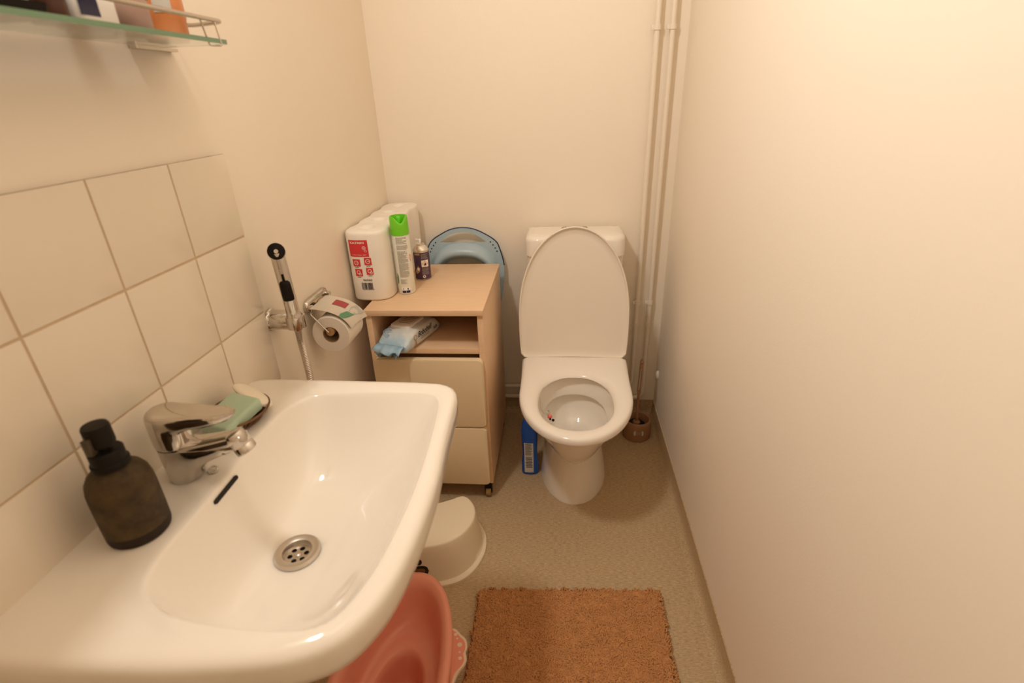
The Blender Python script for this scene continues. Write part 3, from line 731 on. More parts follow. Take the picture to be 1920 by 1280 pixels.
# ------------------------------------------------------------------ wet wipes on the open shelf
def wipes():
    z0 = .5745
    d = Vector((.30, .954, 0)); w = Vector((.954, -.30, 0)); org = Vector((.150, .858, z0))
    P = lambda s, t, z: org + d*s + w*t + Vector((0, 0, z))
    root = thing('wet_wipes_pack', 'white and blue pack of wet wipes on the open cabinet shelf', 'pack of wipes', (.18, .95, z0))
    secs = [(-.012, .050, .026, .006), (.0, .052, .036, .001), (.018, .053, .047, 0), (.045, .054, .0575, 0), (.09, .054, .060, 0), (.14, .054, .058, 0), (.165, .053, .050, 0), (.18, .050, .034, .001), (.19, .046, .022, .006)]
    loops = []
    for i, (s, hw, h, b) in enumerate(secs):
        lp = []
        for k in range(48):
            a = 2*PI*k/48; c, sn = math.cos(a), math.sin(a)
            q = lambda v, e: math.copysign(abs(v)**e, v)
            x = hw*q(c, .42); z = b + (h - b)*(.5 + .5*q(sn, .5))
            jig = .0022*noise.noise(Vector((s*60, k*.7, 3)))
            lp.append(P(s + jig, x + jig, max(z + jig*.6, .0003) if sn > -.6 else max(z, .0003)))
        loops.append(lp)
    m = M['wipes']; nt = m.node_tree; b_ = nt.nodes['Principled BSDF']
    tc = nt.nodes.new('ShaderNodeTexCoord'); dp = nt.nodes.new('ShaderNodeVectorMath'); dp.operation = 'DOT_PRODUCT'; dp.inputs[1].default_value = (.30, .954, 0)
    nz = nt.nodes.new('ShaderNodeTexNoise'); nz.inputs['Scale'].default_value = 34; nz.inputs['Detail'].default_value = 2
    m1 = nt.nodes.new('ShaderNodeMath'); m1.operation = 'MULTIPLY_ADD'; m1.inputs[1].default_value = .075
    mr = nt.nodes.new('ShaderNodeMapRange'); mr.inputs['From Min'].default_value = -.068; mr.inputs['From Max'].default_value = -.030; mr.inputs['To Min'].default_value = 1; mr.inputs['To Max'].default_value = 0
    mx_ = nt.nodes.new('ShaderNodeMixRGB'); mx_.inputs['Color2'].default_value = (.36, .53, .66, 1)
    nt.links.new(tc.outputs['Object'], dp.inputs[0]); nt.links.new(tc.outputs['Object'], nz.inputs['Vector'])
    nt.links.new(nz.outputs['Fac'], m1.inputs[0]); nt.links.new(dp.outputs['Value'], m1.inputs[2]); nt.links.new(m1.outputs[0], mr.inputs['Value'])
    old = b_.inputs['Base Color'].links[0].from_socket
    nt.links.new(mr.outputs[0], mx_.inputs['Fac']); nt.links.new(old, mx_.inputs['Color1']); nt.links.new(mx_.outputs[0], b_.inputs['Base Color'])
    body = G().loft(loops).build('packet', M['wipes'], root, ang=50)
    # crimped seals, a ragged fin at each end
    def fin(s0, s1, zz, name, m, t0, t1, seed):
        rnd = random.Random(seed); n = 24; V = []; F = []
        for i in range(n + 1):
            t = t0 + (t1 - t0)*i/n; rag = .0011*(1 if i % 2 else -1) + rnd.uniform(-.0012, .0012) + .006*math.sin(i*.33 + seed)
            V += [P(s0, t, zz), P((s0 + s1)/2, t*1.02, zz - .004 + .003*math.sin(i*.9)), P(s1 + rag, t*1.06, zz - .010 + .005*math.sin(i*.7))]
        for i in range(n): F += [(3*i, 3*i + 1, 3*i + 4, 3*i + 3), (3*i + 1, 3*i + 2, 3*i + 5, 3*i + 4)]
        o = obj(name, V, F, m, root); md = o.modifiers.new('thick', 'SOLIDIFY'); md.thickness = .0007; return o
    fin(-.006, -.052, .026, 'end_seal', M['wipesblue'], -.050, .044, 1)
    fin(-.008, -.040, .012, 'end_seal', M['wipesblue'], -.048, .030, 2)
    fin(.187, .205, .016, 'end_seal', M['wipesblue'], -.044, .044, 3)
    # blue splash on the near shoulder
    lp = []
    fz = lambda s, t: .0605
    # hinged plastic lid
    g = G(); lo = []
    for z, ins in ((.056, 0), (.0630, 0), (.0648, .002)):
        lo.append([P(.088 + b, a - .004, z) for a, b in rrect(-.034 + ins, .034 - ins, -.045 + ins, .045 - ins, .008)])
    g.loft(lo).build('flip_lid', M['white'], root)
    lines_on(G(), lambda u, v, h: P(.088 + v, u, .0648 + h), -.02, .02, .03, -.02, .012, .004, .0005, 4).build('lid_print', M['tan'], root.children[-1])
    top = lambda u, v, h: P(u, v, .0600 + h)   # along, across
    side = lambda u, v, h: P(u, .0540 + h + .0006, v)
    g = text_on(G(), side, 'Bobobell', .050, .130, .030, .048, .0006, bold=.015, shear=.35)
    g.build('name_print', M['ink'], body)
    text_on(G(), side, '50', .138, .160, .020, .030, .0006, bold=.02).build('count_print', M['ink'], body)
    lines_on(G(), side, .062, .115, .027, .018, .005, .0014, .0006, 2).build('small_print', M['ink'], body)
    rg = lambda g, fn, cu, cv, a, i: decal_poly(g, fn, [(cu + a*math.cos(q), cv + a*math.sin(q)) for q in [2*PI*j/20 for j in range(20)]], .0006, [[(cu + a*i*math.cos(q), cv + a*i*math.sin(q)) for q in [2*PI*j/20 for j in range(20)]]])
    g = rg(G(), side, .036, .036, .0085, .7); decal(g, side, .034, .038, .010, .027, 2, 2, .0006); decal(g, side, .028, .044, .010, .013, 3, 1, .0006)
    g.build('flower_print', M['tan'], body)
    # swirls on the near end
    g = G()
    for a in (.010, .016, .022):
        pts = [(a*math.cos(q), a*math.sin(q)) for q in [PI*.55 + PI*.9*j/14 for j in range(15)]]
        g.tube([P(.020 + y*.55 - .004, -.018 + x*1.2, .0545 + max(-.018, (y*.55 - .006)*.9)) for x, y in pts], .0011, 6)
    g.build('swirl_print', M['wipesblue'], body)
wipes()

# ------------------------------------------------------------------ toddler toilet seat wedged behind the cabinet
def toddler_seat():
    cx, cz = .279, .665
    root = thing('toddler_toilet_seat', 'light blue plastic toddler toilet seat stood upright behind the cabinet', 'toilet trainer seat', (cx, 1.40, .37))
    tilt = math.radians(5)
    def T(u, v, h): # u right, v up, h toward the camera
        return (cx + u, 1.392 + (v + .29)*math.sin(tilt)*.55 - .012 - h, cz + v*math.cos(tilt))
    pts = [(-.118, .105), (-.135, .075), (-.150, .010), (-.147, -.07), (-.128, -.16), (-.08, -.26), (0, -.292), (.08, -.26), (.128, -.16), (.147, -.07), (.151, .010), (.136, .075), (.122, .102), (.088, .126), (.045, .146), (0, .153), (-.045, .146), (-.085, .127)]
    out = [(p.x, p.y) for p in smooth_closed([(a, b, 0) for a, b in pts], 5)]
    slot = [(p.x, p.y) for p in smooth_closed([(-.083, .104, 0), (-.045, .128, 0), (0, .136, 0), (.045, .128, 0), (.083, .104, 0), (.078, .099, 0), (.03, .097, 0), (-.03, .097, 0), (-.078, .099, 0)], 4)]
    hole = [(a, b) for a, b in ell(0, -.06, .098, .098, 48, 2.5)]
    plate(G(), out, [slot, hole], T, 0, .007).build('rim', M['skyblue'], root, ang=50)
    rim = root.children[-1]
    cen = (0, -.06); N = 72; A = ray_loop(ell(0, -.055, .136, .152, 60, 2.5), cen, N); B = ray_loop(hole, cen, N)
    lo = []
    for s, h in ((0, .006), (.03, .012), (.1, .022), (.22, .033), (.38, .042), (.55, .044), (.72, .038), (.86, .026), (.95, .014), (1.0, -.004), (1.0, -.02)):
        lo.append([T(a[0] + (b[0] - a[0])*s, a[1] + (b[1] - a[1])*s, h) for a, b in zip(A, B)])
    G().loft(lo, False, False).build('seat_ring', M['skyblue'], root, ang=70)
    # dark blue edge band round the top
    top = [p for p in out if p[1] > .01 or (p[0] > 0 and p[1] > -.01)]
    right = sorted([p for p in out if p[1] > .0], key=lambda p: math.atan2(p[0], p[1] + .02))
    G().tube([T(a*1.002, b*1.002, .005) for a, b in right], .0026, 8).build('edge_band', M['bluedark'], rim)
    for a, b in ((-.104, .099), (-.113, .088), (-.121, .076), (-.127, .064), (.104, .099), (.113, .088), (.121, .076), (.127, .064)):
        G().lathe([(0, 0), (.0028, 0), (.0028, .0012), (0, .0014)], axis=(T(a, b, .0065), (0, -1, 0)), n=14).build('dot', M['bluedark'], rim)
toddler_seat()

# ------------------------------------------------------------------ toilet
TX = .6925
def dshape(yf, yb, hw, hwb, rb=.05, cx=TX, frac=.52):
    """egg outline: straight-ish back at yb, round front at yf"""
    ym = yf + (yb - yf)*frac; pts = []
    for k in range(33):
        a = PI + PI*k/32; pts.append((cx + hw*math.cos(a), ym + (ym - yf)*math.sin(a)))
    # right side up to the back corner
    for k in range(1, 6):
        s = k/6; pts.append((cx + hw + (hwb - hw)*s*s, ym + (yb - rb - ym)*s))
    for k in range(7):
        a = PI/2*k/6; pts.append((cx + hwb - rb + rb*math.cos(a), yb - rb + rb*math.sin(a)))
    for k in range(7):
        a = PI/2 + PI/2*k/6; pts.append((cx - hwb + rb + rb*math.cos(a), yb - rb + rb*math.sin(a)))
    for k in range(5, 0, -1):
        s = k/6; pts.append((cx - hw - (hwb - hw)*s*s, ym + (yb - rb - ym)*s))
    return pts
def toilet():
    root = thing('toilet', 'white porcelain toilet with its lid raised against the back wall', 'toilet', (TX, 1.08, 0))
    N = 96; cen = (TX, .93)
    # pan outside, from the floor up
    prof = [(0, .857, 1.24, .118, .115, .08), (.012, .858, 1.24, .117, .115, .08), (.05, .872, 1.24, .111, .110, .08), (.10, .888, 1.24, .103, .105, .08), (.15, .899, 1.24, .0965, .10, .08),
            (.182, .898, 1.24, .0915, .10, .08), (.198, .872, 1.24, .086, .10, .08), (.210, .836, 1.24, .087, .10, .08), (.223, .801, 1.24, .091, .105, .08), (.240, .773, 1.24, .097, .105, .08), (.265, .751, 1.25, .108, .115, .08), (.30, .729, 1.27, .121, .13, .07), (.335, .711, 1.29, .138, .15, .06), (.365, .697, 1.30, .150, .168, .05), (.378, .692, 1.30, .154, .172, .05), (.385, .697, 1.298, .150, .170, .05)]
    ce = (TX, .92)
    loops = [ray_loop(dshape(yf, yb, hw, hb, rb), ce, N, z) for z, yf, yb, hw, hb, rb in prof]
    # over the rim and down inside
    e = lambda a, b, cy, z: ray_loop(ell(TX, cy, a, b, 64, 2.2), ce, N, z)
    loops += [e(.128, .178, .89, .387), e(.121, .170, .89, .384), e(.1175, .166, .89, .372), e(.1135, .157, .894, .345), e(.1010, .142, .899, .325), e(.1015, .142, .900, .3205), e(.110, .153, .902, .3215), e(.117, .162, .903, .319), e(.116, .162, .910, .306), e(.108, .152, .912, .290), e(.098, .140, .918, .266), e(.086, .124, .925, .244), e(.070, .100, .93, .226), e(.052, .076, .935, .212), e(.044, .058, .94, .18), e(.040, .050, .94, .15)]
    # the last loops are centred off ce; keep star shape
    G().loft(loops, True, True).build('pan', M['porcelain'], root, ang=60)
    pan = root.children[-1]
    # water in the sump
    G().loft([ray_loop(ell(TX, .94, .0445, .060, 48), ce, N, .188)], True, False).build('water', M['clear'], pan)
    # cistern
    lo = []
    for z, x, yf, yb, ins in ((.385, .150, 1.262, 1.408, 0), (.42, .158, 1.255, 1.410, 0), (.60, .165, 1.244, 1.411, 0), (.745, .1685, 1.238, 1.411, 0)):
        lo.append([(a, b, z) for a, b in rrect(TX - x, TX + x, yf, yb, [.02, .02, .05, .05])])
    G().loft(lo).build('cistern', M['porcelain'], root)
    lo = []
    for z, i in ((.746, .002), (.748, 0), (.800, .0), (.8085, .002), (.8135, .007), (.8160, .014), (.8175, .04)):
        lo.append([(a, b, z) for a, b in rrect(TX - .1705 + i, TX + .1705 - i, 1.235 + i, 1.413 - i*.6, [.02 - i*.1, .02 - i*.1, .045, .045])])
    ct = G().loft(lo).build('cistern_lid', M['porcelain'], root)
    lo = [[(a, b, z) for a, b in rrect(TX - .046 + i, TX + .046 - i, 1.318 + i, 1.372 - i, .006)] for z, i in ((.816, 0), (.8205, 0), (.8215, .0015))]
    bt = G().loft(lo).build('flush_button', M['chrome_dull'], ct)
    lo = [[(a, b, z) for a, b in rrect(TX - .030 + i, TX + .030 - i, 1.324 + i, 1.366 - i, .004)] for z, i in ((.820, 0), (.8235, 0), (.8245, .0015))]
    G().loft(lo).build('button_key', M['labelgrey'], bt)
    for gx in (-.0325, .0305): G().box(TX + gx, TX + gx + .002, 1.324, 1.366, .8205, .8222).build('button_gap', M['black'], bt, smooth=False)
    # seat ring
    yf, yb = .655, 1.156
    so = dshape(yf, yb, .1765, .183, .022); hole = ell(TX, .874, .1135, .158, 64, 2.25)
    O = ray_loop(so, (TX, .90), N); Hh = ray_loop(hole, (TX, .90), N)
    mx = lambda s, z: [(a[0] + (b[0] - a[0])*s, a[1] + (b[1] - a[1])*s, z) for a, b in zip(O, Hh)]
    # absolute insets near both edges, blended between
    lo = [mx(.06, .3885), mx(.015, .3895), mx(0, .394), mx(0, .400), mx(.02, .4065), mx(.07, .4105), mx(.16, .4130), mx(.35, .4140), mx(.6, .4125), mx(.8, .4085), mx(.92, .4025), mx(.98, .397), mx(1.0, .392), mx(.97, .389), mx(.06, .3885)]
    st = G().loft(lo, False, False).build('seat', M['seatplastic'], root, ang=60)
    for sx in (-.040, .042):
        G().lathe([(0, 0), (.0035, 0), (.0035, .0015), (0, .002)], axis=((TX + sx - .0, 1.1425, .4105), (0, 0, 1)), n=14).build('hinge_cap', M['steel'], st)
        G().box(TX + sx - .012, TX + sx + .012, 1.150, 1.168, .387, .404, .004).build('hinge', M['seatplastic'], st)
    # raised lid: outline in its own plane, leaning back on the cistern
    lidpts = []
    Lh, hwb, hwm = .459, .1835, .1900
    for k in range(41):
        a = PI*k/40
        lidpts.append((hwm*math.cos(a), .150 + (Lh - .150)*abs(math.sin(a))**.93*(1 if math.sin(a) >= 0 else -1)))
    lidpts += [(-hwm, .10), (-.188, .05), (-.1855, .016), (-.180, .004), (-.168, 0), (-.08, .003), (0, .004), (.08, .003), (.168, 0), (.180, .004), (.1855, .016), (.188, .05), (hwm, .10)]
    b0 = Vector((TX - .003, 1.158, .4035)); t1 = Vector((TX - .003, 1.219, .850)); up = (t1 - b0).normalized(); nr = Vector((0, -1, 0)); nr = (nr - up*nr.dot(up)).normalized()
    TL = lambda u, v, h: b0 + Vector((1, 0, 0))*u + up*v + nr*h
    cl = (0, .2); LO = ray_loop(lidpts, cl, N)
    sc = lambda d: [(x - x/math.hypot(x, y - cl[1])*d, y - (y - cl[1])/math.hypot(x, y - cl[1])*d) for x, y in LO]
    lo = [[TL(x, y, h) for x, y in sc(d)] for d, h in ((.06, -.013), (.02, -.012), (.006, -.008), (.001, -.003), (0, .003), (0, .007), (.0012, .0092), (.0035, .0098), (.0055, .0085), (.0072, .003), (.009, .0012), (.03, .0008), (.10, .0006))]
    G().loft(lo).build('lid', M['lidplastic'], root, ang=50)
toilet()

def rim_block():
    root = thing('toilet_rim_block', 'tiny pink and clear freshener beads clipped inside the toilet bowl', 'toilet freshener', (.61, .906, .31))
    c0 = Vector((.6105, .906, .3175))
    lo = Vector((-.010, -.034, -.002))
    G().tube(smooth_open([(.5755, .915, .386), (.5790, .915, .388), (.5815, .913, .375), (.585, .911, .345), (.598, .909, .325), c0 + Vector((-.003, .004, .003))], 5), .0016, 8).build('hook', M['clear'], root)
    for dx, dy, dz, r, m, nm in ((-.004, .022, .002, .0070, 'clear', 'clear_bead'), (.0015, .004, -.001, .0078, 'pinkgel', 'pink_bead'), (.0125, -.015, -.002, .0045, 'black', 'dark_bead'), (.003, -.014, .001, .0035, 'black', 'dark_bead'), (-.003, .031, .003, .0035, 'steel', 'dark_bead')):
        G().ball(c0 + Vector((dx, dy, dz)), r, 14).build(nm, M[m], root)
rim_block()

# ------------------------------------------------------------------ blue cleaner bottle
def blue_bottle():
    c = (.537, 1.022)
    root = thing('cleaner_bottle', 'flat blue toilet cleaner bottle on the floor beside the toilet', 'bottle', (*c, 0))
    secs = [(0, .027, .017), (.003, .030, .0195), (.012, .031, .020), (.05, .0305, .0195), (.085, .0265, .0185), (.11, .0265, .0185), (.15, .0285, .019), (.185, .0285, .019), (.21, .025, .0175), (.228, .019, .0155), (.240, .0135, .013), (.246, .012, .012)]
    lo = [[(c[0] + x - .10*max(0, z - .16)*.3, c[1] + y, z) for x, y in ell(0, 0, a, b, 40, 2.7)] for z, a, b in secs]
    G().loft(lo).build('bottle_body', M['bottleblue'], root)
    cx = c[0] - .003
    G().lathe([(0, .245), (.0145, .245), (.0145, .262), (.012, .266), (.008, .280), (0, .2805)], (cx, c[1]), 28).build('cap', M['orangered'], root)
    G().lathe([(.0148, .2425), (.0152, .2425), (.0152, .2475), (.0148, .2475)], (cx, c[1]), 28).build('cap_ring', M['white'], root)
    # curved label, following the front of the body
    def fr(u, v, h):
        for (za, a, b), (zb, a2, b2) in zip(secs, secs[1:]):
            if za <= v <= zb:
                k = (v - za)/(zb - za); A, B = a + (a2 - a)*k, b + (b2 - b)*k; break
        return (c[0] + u, c[1] - B*max(0, 1 - abs(u/A)**2.7)**(1/2.7) - h, v)
    lab = decal(G(), fr, -.0195, .0135, .012, .140, 8, 16, .0006).build('label', M['labelgrey'], root)
    g = G(); lines_on(g, fr, -.015, .007, .135, .131, .01, .0035, .0010, 2); lines_on(g, fr, -.015, .009, .128, .090, .0042, .0019, .0010, 3); lines_on(g, fr, -.014, .009, .078, .036, .0068, .0036, .0010, 4)
    g.build('label_print', M['ink'], lab)
blue_bottle()

# ------------------------------------------------------------------ toilet brush
def brush():
    c = (.951, 1.266)
    root = thing('brush_holder', 'round brown plastic toilet brush holder in the back right corner', 'brush holder', (*c, 0))
    G().lathe([(0, 0), (.050, 0), (.0535, .003), (.0545, .010), (.0540, .070), (.0525, .078), (.050, .0805), (.0450, .0800), (.0425, .077), (.0425, .012), (0, .010)], c, 48).build('cup', M['brush'], root)
    fn = onto_cyl(*c, .0544)
    lab = decal_poly(G(), fn, rrect(-16, 16, .034, .052, .004) if False else [(u, v) for u, v in zip(*[[20*q for q in (-.8, .8, 1, 1, .8, -.8, -1, -1)], [.032, .032, .037, .049, .054, .054, .049, .037]])], .0006)
    lab.build('sticker', M['labelgrey'], root); st = root.children[-1]
    g = G(); lines_on(g, fn, -12, 12, .0485, .038, .0046, .0016, .0011, 3); g.build('sticker_print', M['greyink'], st)
    root = thing('toilet_brush', 'brown toilet brush with a slim looped handle standing in its holder', 'toilet brush', (*c, .0105))
    x, y = c[0] - .004, c[1] - .002
    G().lathe([(0, .0115), (.020, .012), (.036, .020), (.040, .030), (.0375, .052), (.028, .060), (0, .061)], (x, y), 36).build('bristles', M['darkhole'], root)
    G().lathe([(0, .058), (.0145, .0585), (.0155, .063), (.0125, .069), (.006, .072), (.005, .118), (.0075, .120), (.0075, .123), (.005, .125), (.0048, .19)], (x, y), 24).build('shaft', M['brush'], root)
    # flat slotted grip
    out = [(-.0048, .188), (-.0066, .20), (-.0072, .30), (-.0066, .334), (-.004, .342), (0, .3445), (.004, .342), (.0066, .334), (.0072, .30), (.0066, .20), (.0048, .188)]
    slot = [(-.0030, .205), (-.0036, .30), (-.0025, .307), (.0025, .307), (.0036, .30), (.0030, .205)]
    ring = [(.0032*math.cos(q), .330 + .0055*math.sin(q)) for q in [2*PI*j/12 for j in range(12)]]
    plate(G(), out, [slot, ring], lambda u, v, h: (x + u + (v - .19)*.028, y - h, v), -.004, .004).build('grip', M['brush'], root)
brush()

# ------------------------------------------------------------------ step stool
def stool():
    cx = .205
    root = thing('step_stool', 'cream plastic children\'s step stool with a printed front, beneath the basin', 'step stool', (cx, .62, 0))
    def outline(e):
        half = [(0, .5225 - e), (.05, .5275 - e), (.09, .537 - e), (.13, .556 - e*.95), (.163, .587 - e*.7), (.1825, .628 - e*.3 + .0), (.186, .662), (.178, .696 + e*.3), (.160, .722 + e*.6), (.143, .734 + e*.8), (.130, .733 + e*.8), (.108, .720 + e), (.07, .702 + e), (.03, .693 + e), (0, .691 + e)]
        ex = lambda x, i: x + (e*min(1, x/.12) if i < 10 else e*min(1, x/.12)*.5)
        R = [(cx + ex(x, i), y) for i, (x, y) in enumerate(half)]; Lh = [(cx - ex(x, i), y) for i, (x, y) in enumerate(half) if x > 0][::-1]
        return [(p.x, p.y) for p in smooth_closed([(a, b, 0) for a, b in R + Lh], 5)]
    H_ = .132
    es = [(.0, .030), (.002, .030), (.008, .030), (.0095, .0285), (.0100, .022), (.012, .019), (.03, .0165), (.07, .0105), (.11, .005), (H_ - .006, .003), (H_ - .0022, .0015), (H_ - .0005, -.0012), (H_, -.005)]
    loops = [[(x, y, z) for x, y in outline(e)] for z, e in es]
    n = len(loops[0])
    # inner thickness so it is an open shell from below
    v, f = fill2d(outline(-.005))
    g = G().loft(loops, False, False); g.add([(a, b, H_) for a, b in v], f)
    g.loft([[(x, y, .0) for x, y in outline(.030)], [(x, y, .0) for x, y in outline(.014)], [(x, y, H_ - .006) for x, y in outline(-.002)]], False, True)
    g.build('stool_body', M['stool'], root, ang=50); bd = root.children[-1]
    # printed front: blob with a rounded bar; follows the sloping front
    lo_, hi_ = outline(.0165), outline(.0050)
    def front_y(x, poly):
        best = None
        for i in range(len(poly)):
            p, q = poly[i], poly[(i + 1) % len(poly)]
            if (p[0] - x)*(q[0] - x) <= 0 and abs(q[0] - p[0]) > 1e-9:
                y = p[1] + (q[1] - p[1])*(x - p[0])/(q[0] - p[0])
                if best is None or y < best: best = y
        return best
    def fs(u, v, h):
        k = (v - .03)/(.11 - .03); return (u, front_y(u, lo_)*(1 - k) + front_y(u, hi_)*k - h, v)
    def dense(poly, k=3):
        o = []
        for i in range(len(poly)):
            p, q = poly[i], poly[(i + 1) % len(poly)]
            for j in range(k): o.append((p[0] + (q[0] - p[0])*j/k, p[1] + (q[1] - p[1])*j/k))
        return o
    bar = G()
    for i in range(24): pass
    def strip(g, x0, x1, z0, z1, h, r):
        # rounded bar built as columns so it bends with the front
        nn = 36; top = []; bot = []
        for i in range(nn + 1):
            x = x0 + (x1 - x0)*i/nn; d = min(x - x0, x1 - x); w = (z1 - z0)/2
            k = 1.0 if d >= r else math.sqrt(max(0, 1 - ((r - d)/r)**2)); zc = (z0 + z1)/2
            top.append(fs(x, zc + w*k, h)); bot.append(fs(x, zc - w*k, h))
        V = top + bot; F = [(i, i + 1, nn + 2 + i, nn + 1 + i) for i in range(nn)]
        g.add(V, F)
    g = G(); strip(g, .125, .279, .036, .071, .0006, .017)
    for (u, v, r) in ((.251, .0835, .0105), (.159, .0835, .0105)):
        decal_poly(ear := G(), fs, [(u + r*math.cos(q), v + r*math.sin(q)) for q in [2*PI*j/20 for j in range(20)]], .0007); ear.build('ear_print', M['bear'], bd)
    strip(g, .168, .244, .062, .093, .0008, .012)
    p = g.build('black_print', M['bear'], bd)
    g = G(); strip(g, .133, .270, .0455, .0625, .0012, .008); g.build('brown_print', M['bearbrown'], p)
stool()

# ------------------------------------------------------------------ potty
def potty():
    cx, cy = .300, .110
    root = thing('potty', 'dusty pink plastic children\'s potty standing beneath the front edge of the basin', 'potty', (cx, cy, 0))
    N = 96
    def E(a, bf, bn, z, dy=0, p=2.15, lift=0):
        """far half-length bf, near half-length bn"""
        out = []
        for k in range(N):
            t_ = 2*PI*k/N; c, s = math.cos(t_), math.sin(t_)
            x = a*math.copysign(abs(c)**(2/p), c); y = (bf if s > 0 else bn)*math.copysign(abs(s)**(2/p), s)
            zz = z + lift*max(0, s)**2
            out.append((cx + x, cy + dy + y, zz))
        return out
    lo = [E(.098, .215, .165, .0), E(.100, .218, .168, .004), E(.108, .235, .180, .06, 0, 2.15, .0), E(.117, .256, .192, .13, 0), E(.121, .270, .200, .178, 0, 2.15, .004), E(.1235, .276, .203, .189, 0, 2.15, .004), E(.1230, .276, .203, .196, 0, 2.15, .004), E(.118, .270, .198, .2005, 0, 2.15, .004), E(.108, .258, .190, .2005, 0, 2.15, .004), E(.100, .245, .182, .192, 0, 2.15, .002), E(.096, .240, .177, .182, 0, 2.15, .0),
          E(.093, .228, .170, .150, 0, 2.15, -.006), E(.090, .212, .164, .122, 0, 2.15, -.008), E(.085, .196, .158, .113, 0, 2.1, -.008), E(.076, .176, .148, .112, -.002, 2.1, -.006), E(.066, .154, .138, .113, -.004, 2.05, -.004), E(.060, .142, .132, .108, -.004), E(.056, .134, .128, .092, -.004), E(.053, .128, .124, .055, -.004), E(.050, .120, .118, .030, -.004), E(.040, .105, .10, .022, -.004)]
    G().loft(lo, True, True).build('potty_body', M['pink'], root, ang=70)
    # scalloped side handle with a cream edge and dots
    z0, z1 = .094, .102
    core = [(.370, .312), (.385, .3135), (.398, .311), (.408, .303), (.413, .298), (.424, .290), (.4305, .279), (.4325, .267), (.4305, .256), (.434, .247), (.436, .238), (.432, .225), (.425, .214), (.421, .204), (.417, .185), (.410, .150), (.404, .120), (.372, .11)]
    P = [(p.x, p.y) for p in smooth_closed([(a, b, 0) for a, b in core], 4)]
    T = lambda u, v, h: (u, v, h)
    hd = plate(G(), P, [], T, z0, z1 - .001).build('side_handle', M['cream'], root)
    ctr = (.385, .21)
    P2 = [(ctr[0] + (a - ctr[0])*(1 - .0062/max(.02, math.hypot(a - ctr[0], b - ctr[1]))), ctr[1] + (b - ctr[1])*(1 - .0062/max(.02, math.hypot(a - ctr[0], b - ctr[1])))) for a, b in P]
    ins = plate(G(), P2, [], T, z1 - .003, z1).build('handle_inlay', M['pink'], hd)
    for (u, v, r) in ((.4005, .297, .0042), (.406, .287, .0024), (.4145, .272, .0056), (.4175, .254, .0026), (.421, .240, .0042)):
        G().lathe([(0, z1 - .001), (r, z1 - .001), (r, z1 + .0006), (0, z1 + .0006)], (u, v), 20).build('dot', M['cream'], ins)
potty()

# ------------------------------------------------------------------ bath mat
def rug():
    x0, x1, y0, y1 = .420, .920, -.20, .512
    nx, ny = 120, 170; V = []; F = []
    for j in range(ny + 1):
        for i in range(nx + 1):
            u, v = i/nx, j/ny; x, y = x0 + (x1 - x0)*u, y0 + (y1 - y0)*v
            y += .028*(u - .5)*v*.9; x += .0035*noise.noise(Vector((y*22, 3.1, 0)))*(1 if i in (0, nx) else .6)
            y += .003*noise.noise(Vector((x*25, 7.7, 0)))
            e = min(u*(x1 - x0), (1 - u)*(x1 - x0), v*(y1 - y0), (1 - v)*(y1 - y0))
            ed = min(1, e/.008); ed = ed*ed*(3 - 2*ed)
            p = Vector((x, y, 0))
            w = Vector((noise.noise(p*55), noise.noise(p*55 + Vector((9, 2, 5))), 0))*.016
            h = .0149 + .0008*noise.noise(p*26)
            V.append((x, y, max(.0006, h*ed)))
    for j in range(ny):
        for i in range(nx):
            a = j*(nx + 1) + i; F.append((a, a + 1, a + nx + 2, a + nx + 1))
    o = obj('bath_mat', V, F, M['rug'], loc=((x0 + x1)/2, .15, 0), ang=180)
    # pile: short bent tufts, far too many to count
    rnd = random.Random(3); V = []; F = []
    def hgt(x, y): return .011
    st = .0033
    nx2, ny2 = int((x1 - x0 - .004)/st), int((y1 - y0 - .004)/st)
    for j in range(ny2):
        for i in range(nx2):
            x = x0 + .003 + st*(i + rnd.uniform(-.1, 1.1)); y = y0 + .003 + st*(j + rnd.uniform(-.1, 1.1))
            if not (x0 < x < x1 and y0 < y < y1): continue
            y += .028*((x - x0)/(x1 - x0) - .5)*((y - y0)/(y1 - y0))*.9
            fl = noise.noise(Vector((x*60, y*60, 0)))*4 + rnd.uniform(-.9, .9)
            ln = .0060 + .004*rnd.random(); hh = .0158 + .0010*noise.noise(Vector((x*55, y*55, 5))) - .0022*max(0, noise.noise(Vector((x*130, y*130, 9))) - .15) + rnd.uniform(-.0005, .0005)
            dx, dy = math.cos(fl), math.sin(fl); w = .0019 + .0007*rnd.random()
            k = len(V); P = [(x, y, .008, w), (x + dx*ln*.35, y + dy*ln*.35, hh, w*1.1), (x + dx*ln, y + dy*ln, hh - .0008 - rnd.random()*.003, w*.8)]
            for (px, py, pz, ww) in P:
                V += [(px - dy*ww, py + dx*ww, pz), (px + dy*ww, py - dx*ww, pz), (px + dx*ww*.2, py + dy*ww*.2, pz + ww*1.0)]
            for a in (k, k + 3):
                F += [(a, a + 1, a + 4, a + 3), (a + 1, a + 2, a + 5, a + 4), (a + 2, a, a + 3, a + 5)]
            F.append((k + 6, k + 7, k + 8))
    pl = obj('pile', V, F, M['rug'], o, ang=180); pl['kind'] = 'stuff'
    tag(o, 'rectangular brown shaggy bath mat lying on the floor', 'bath mat')
rug()

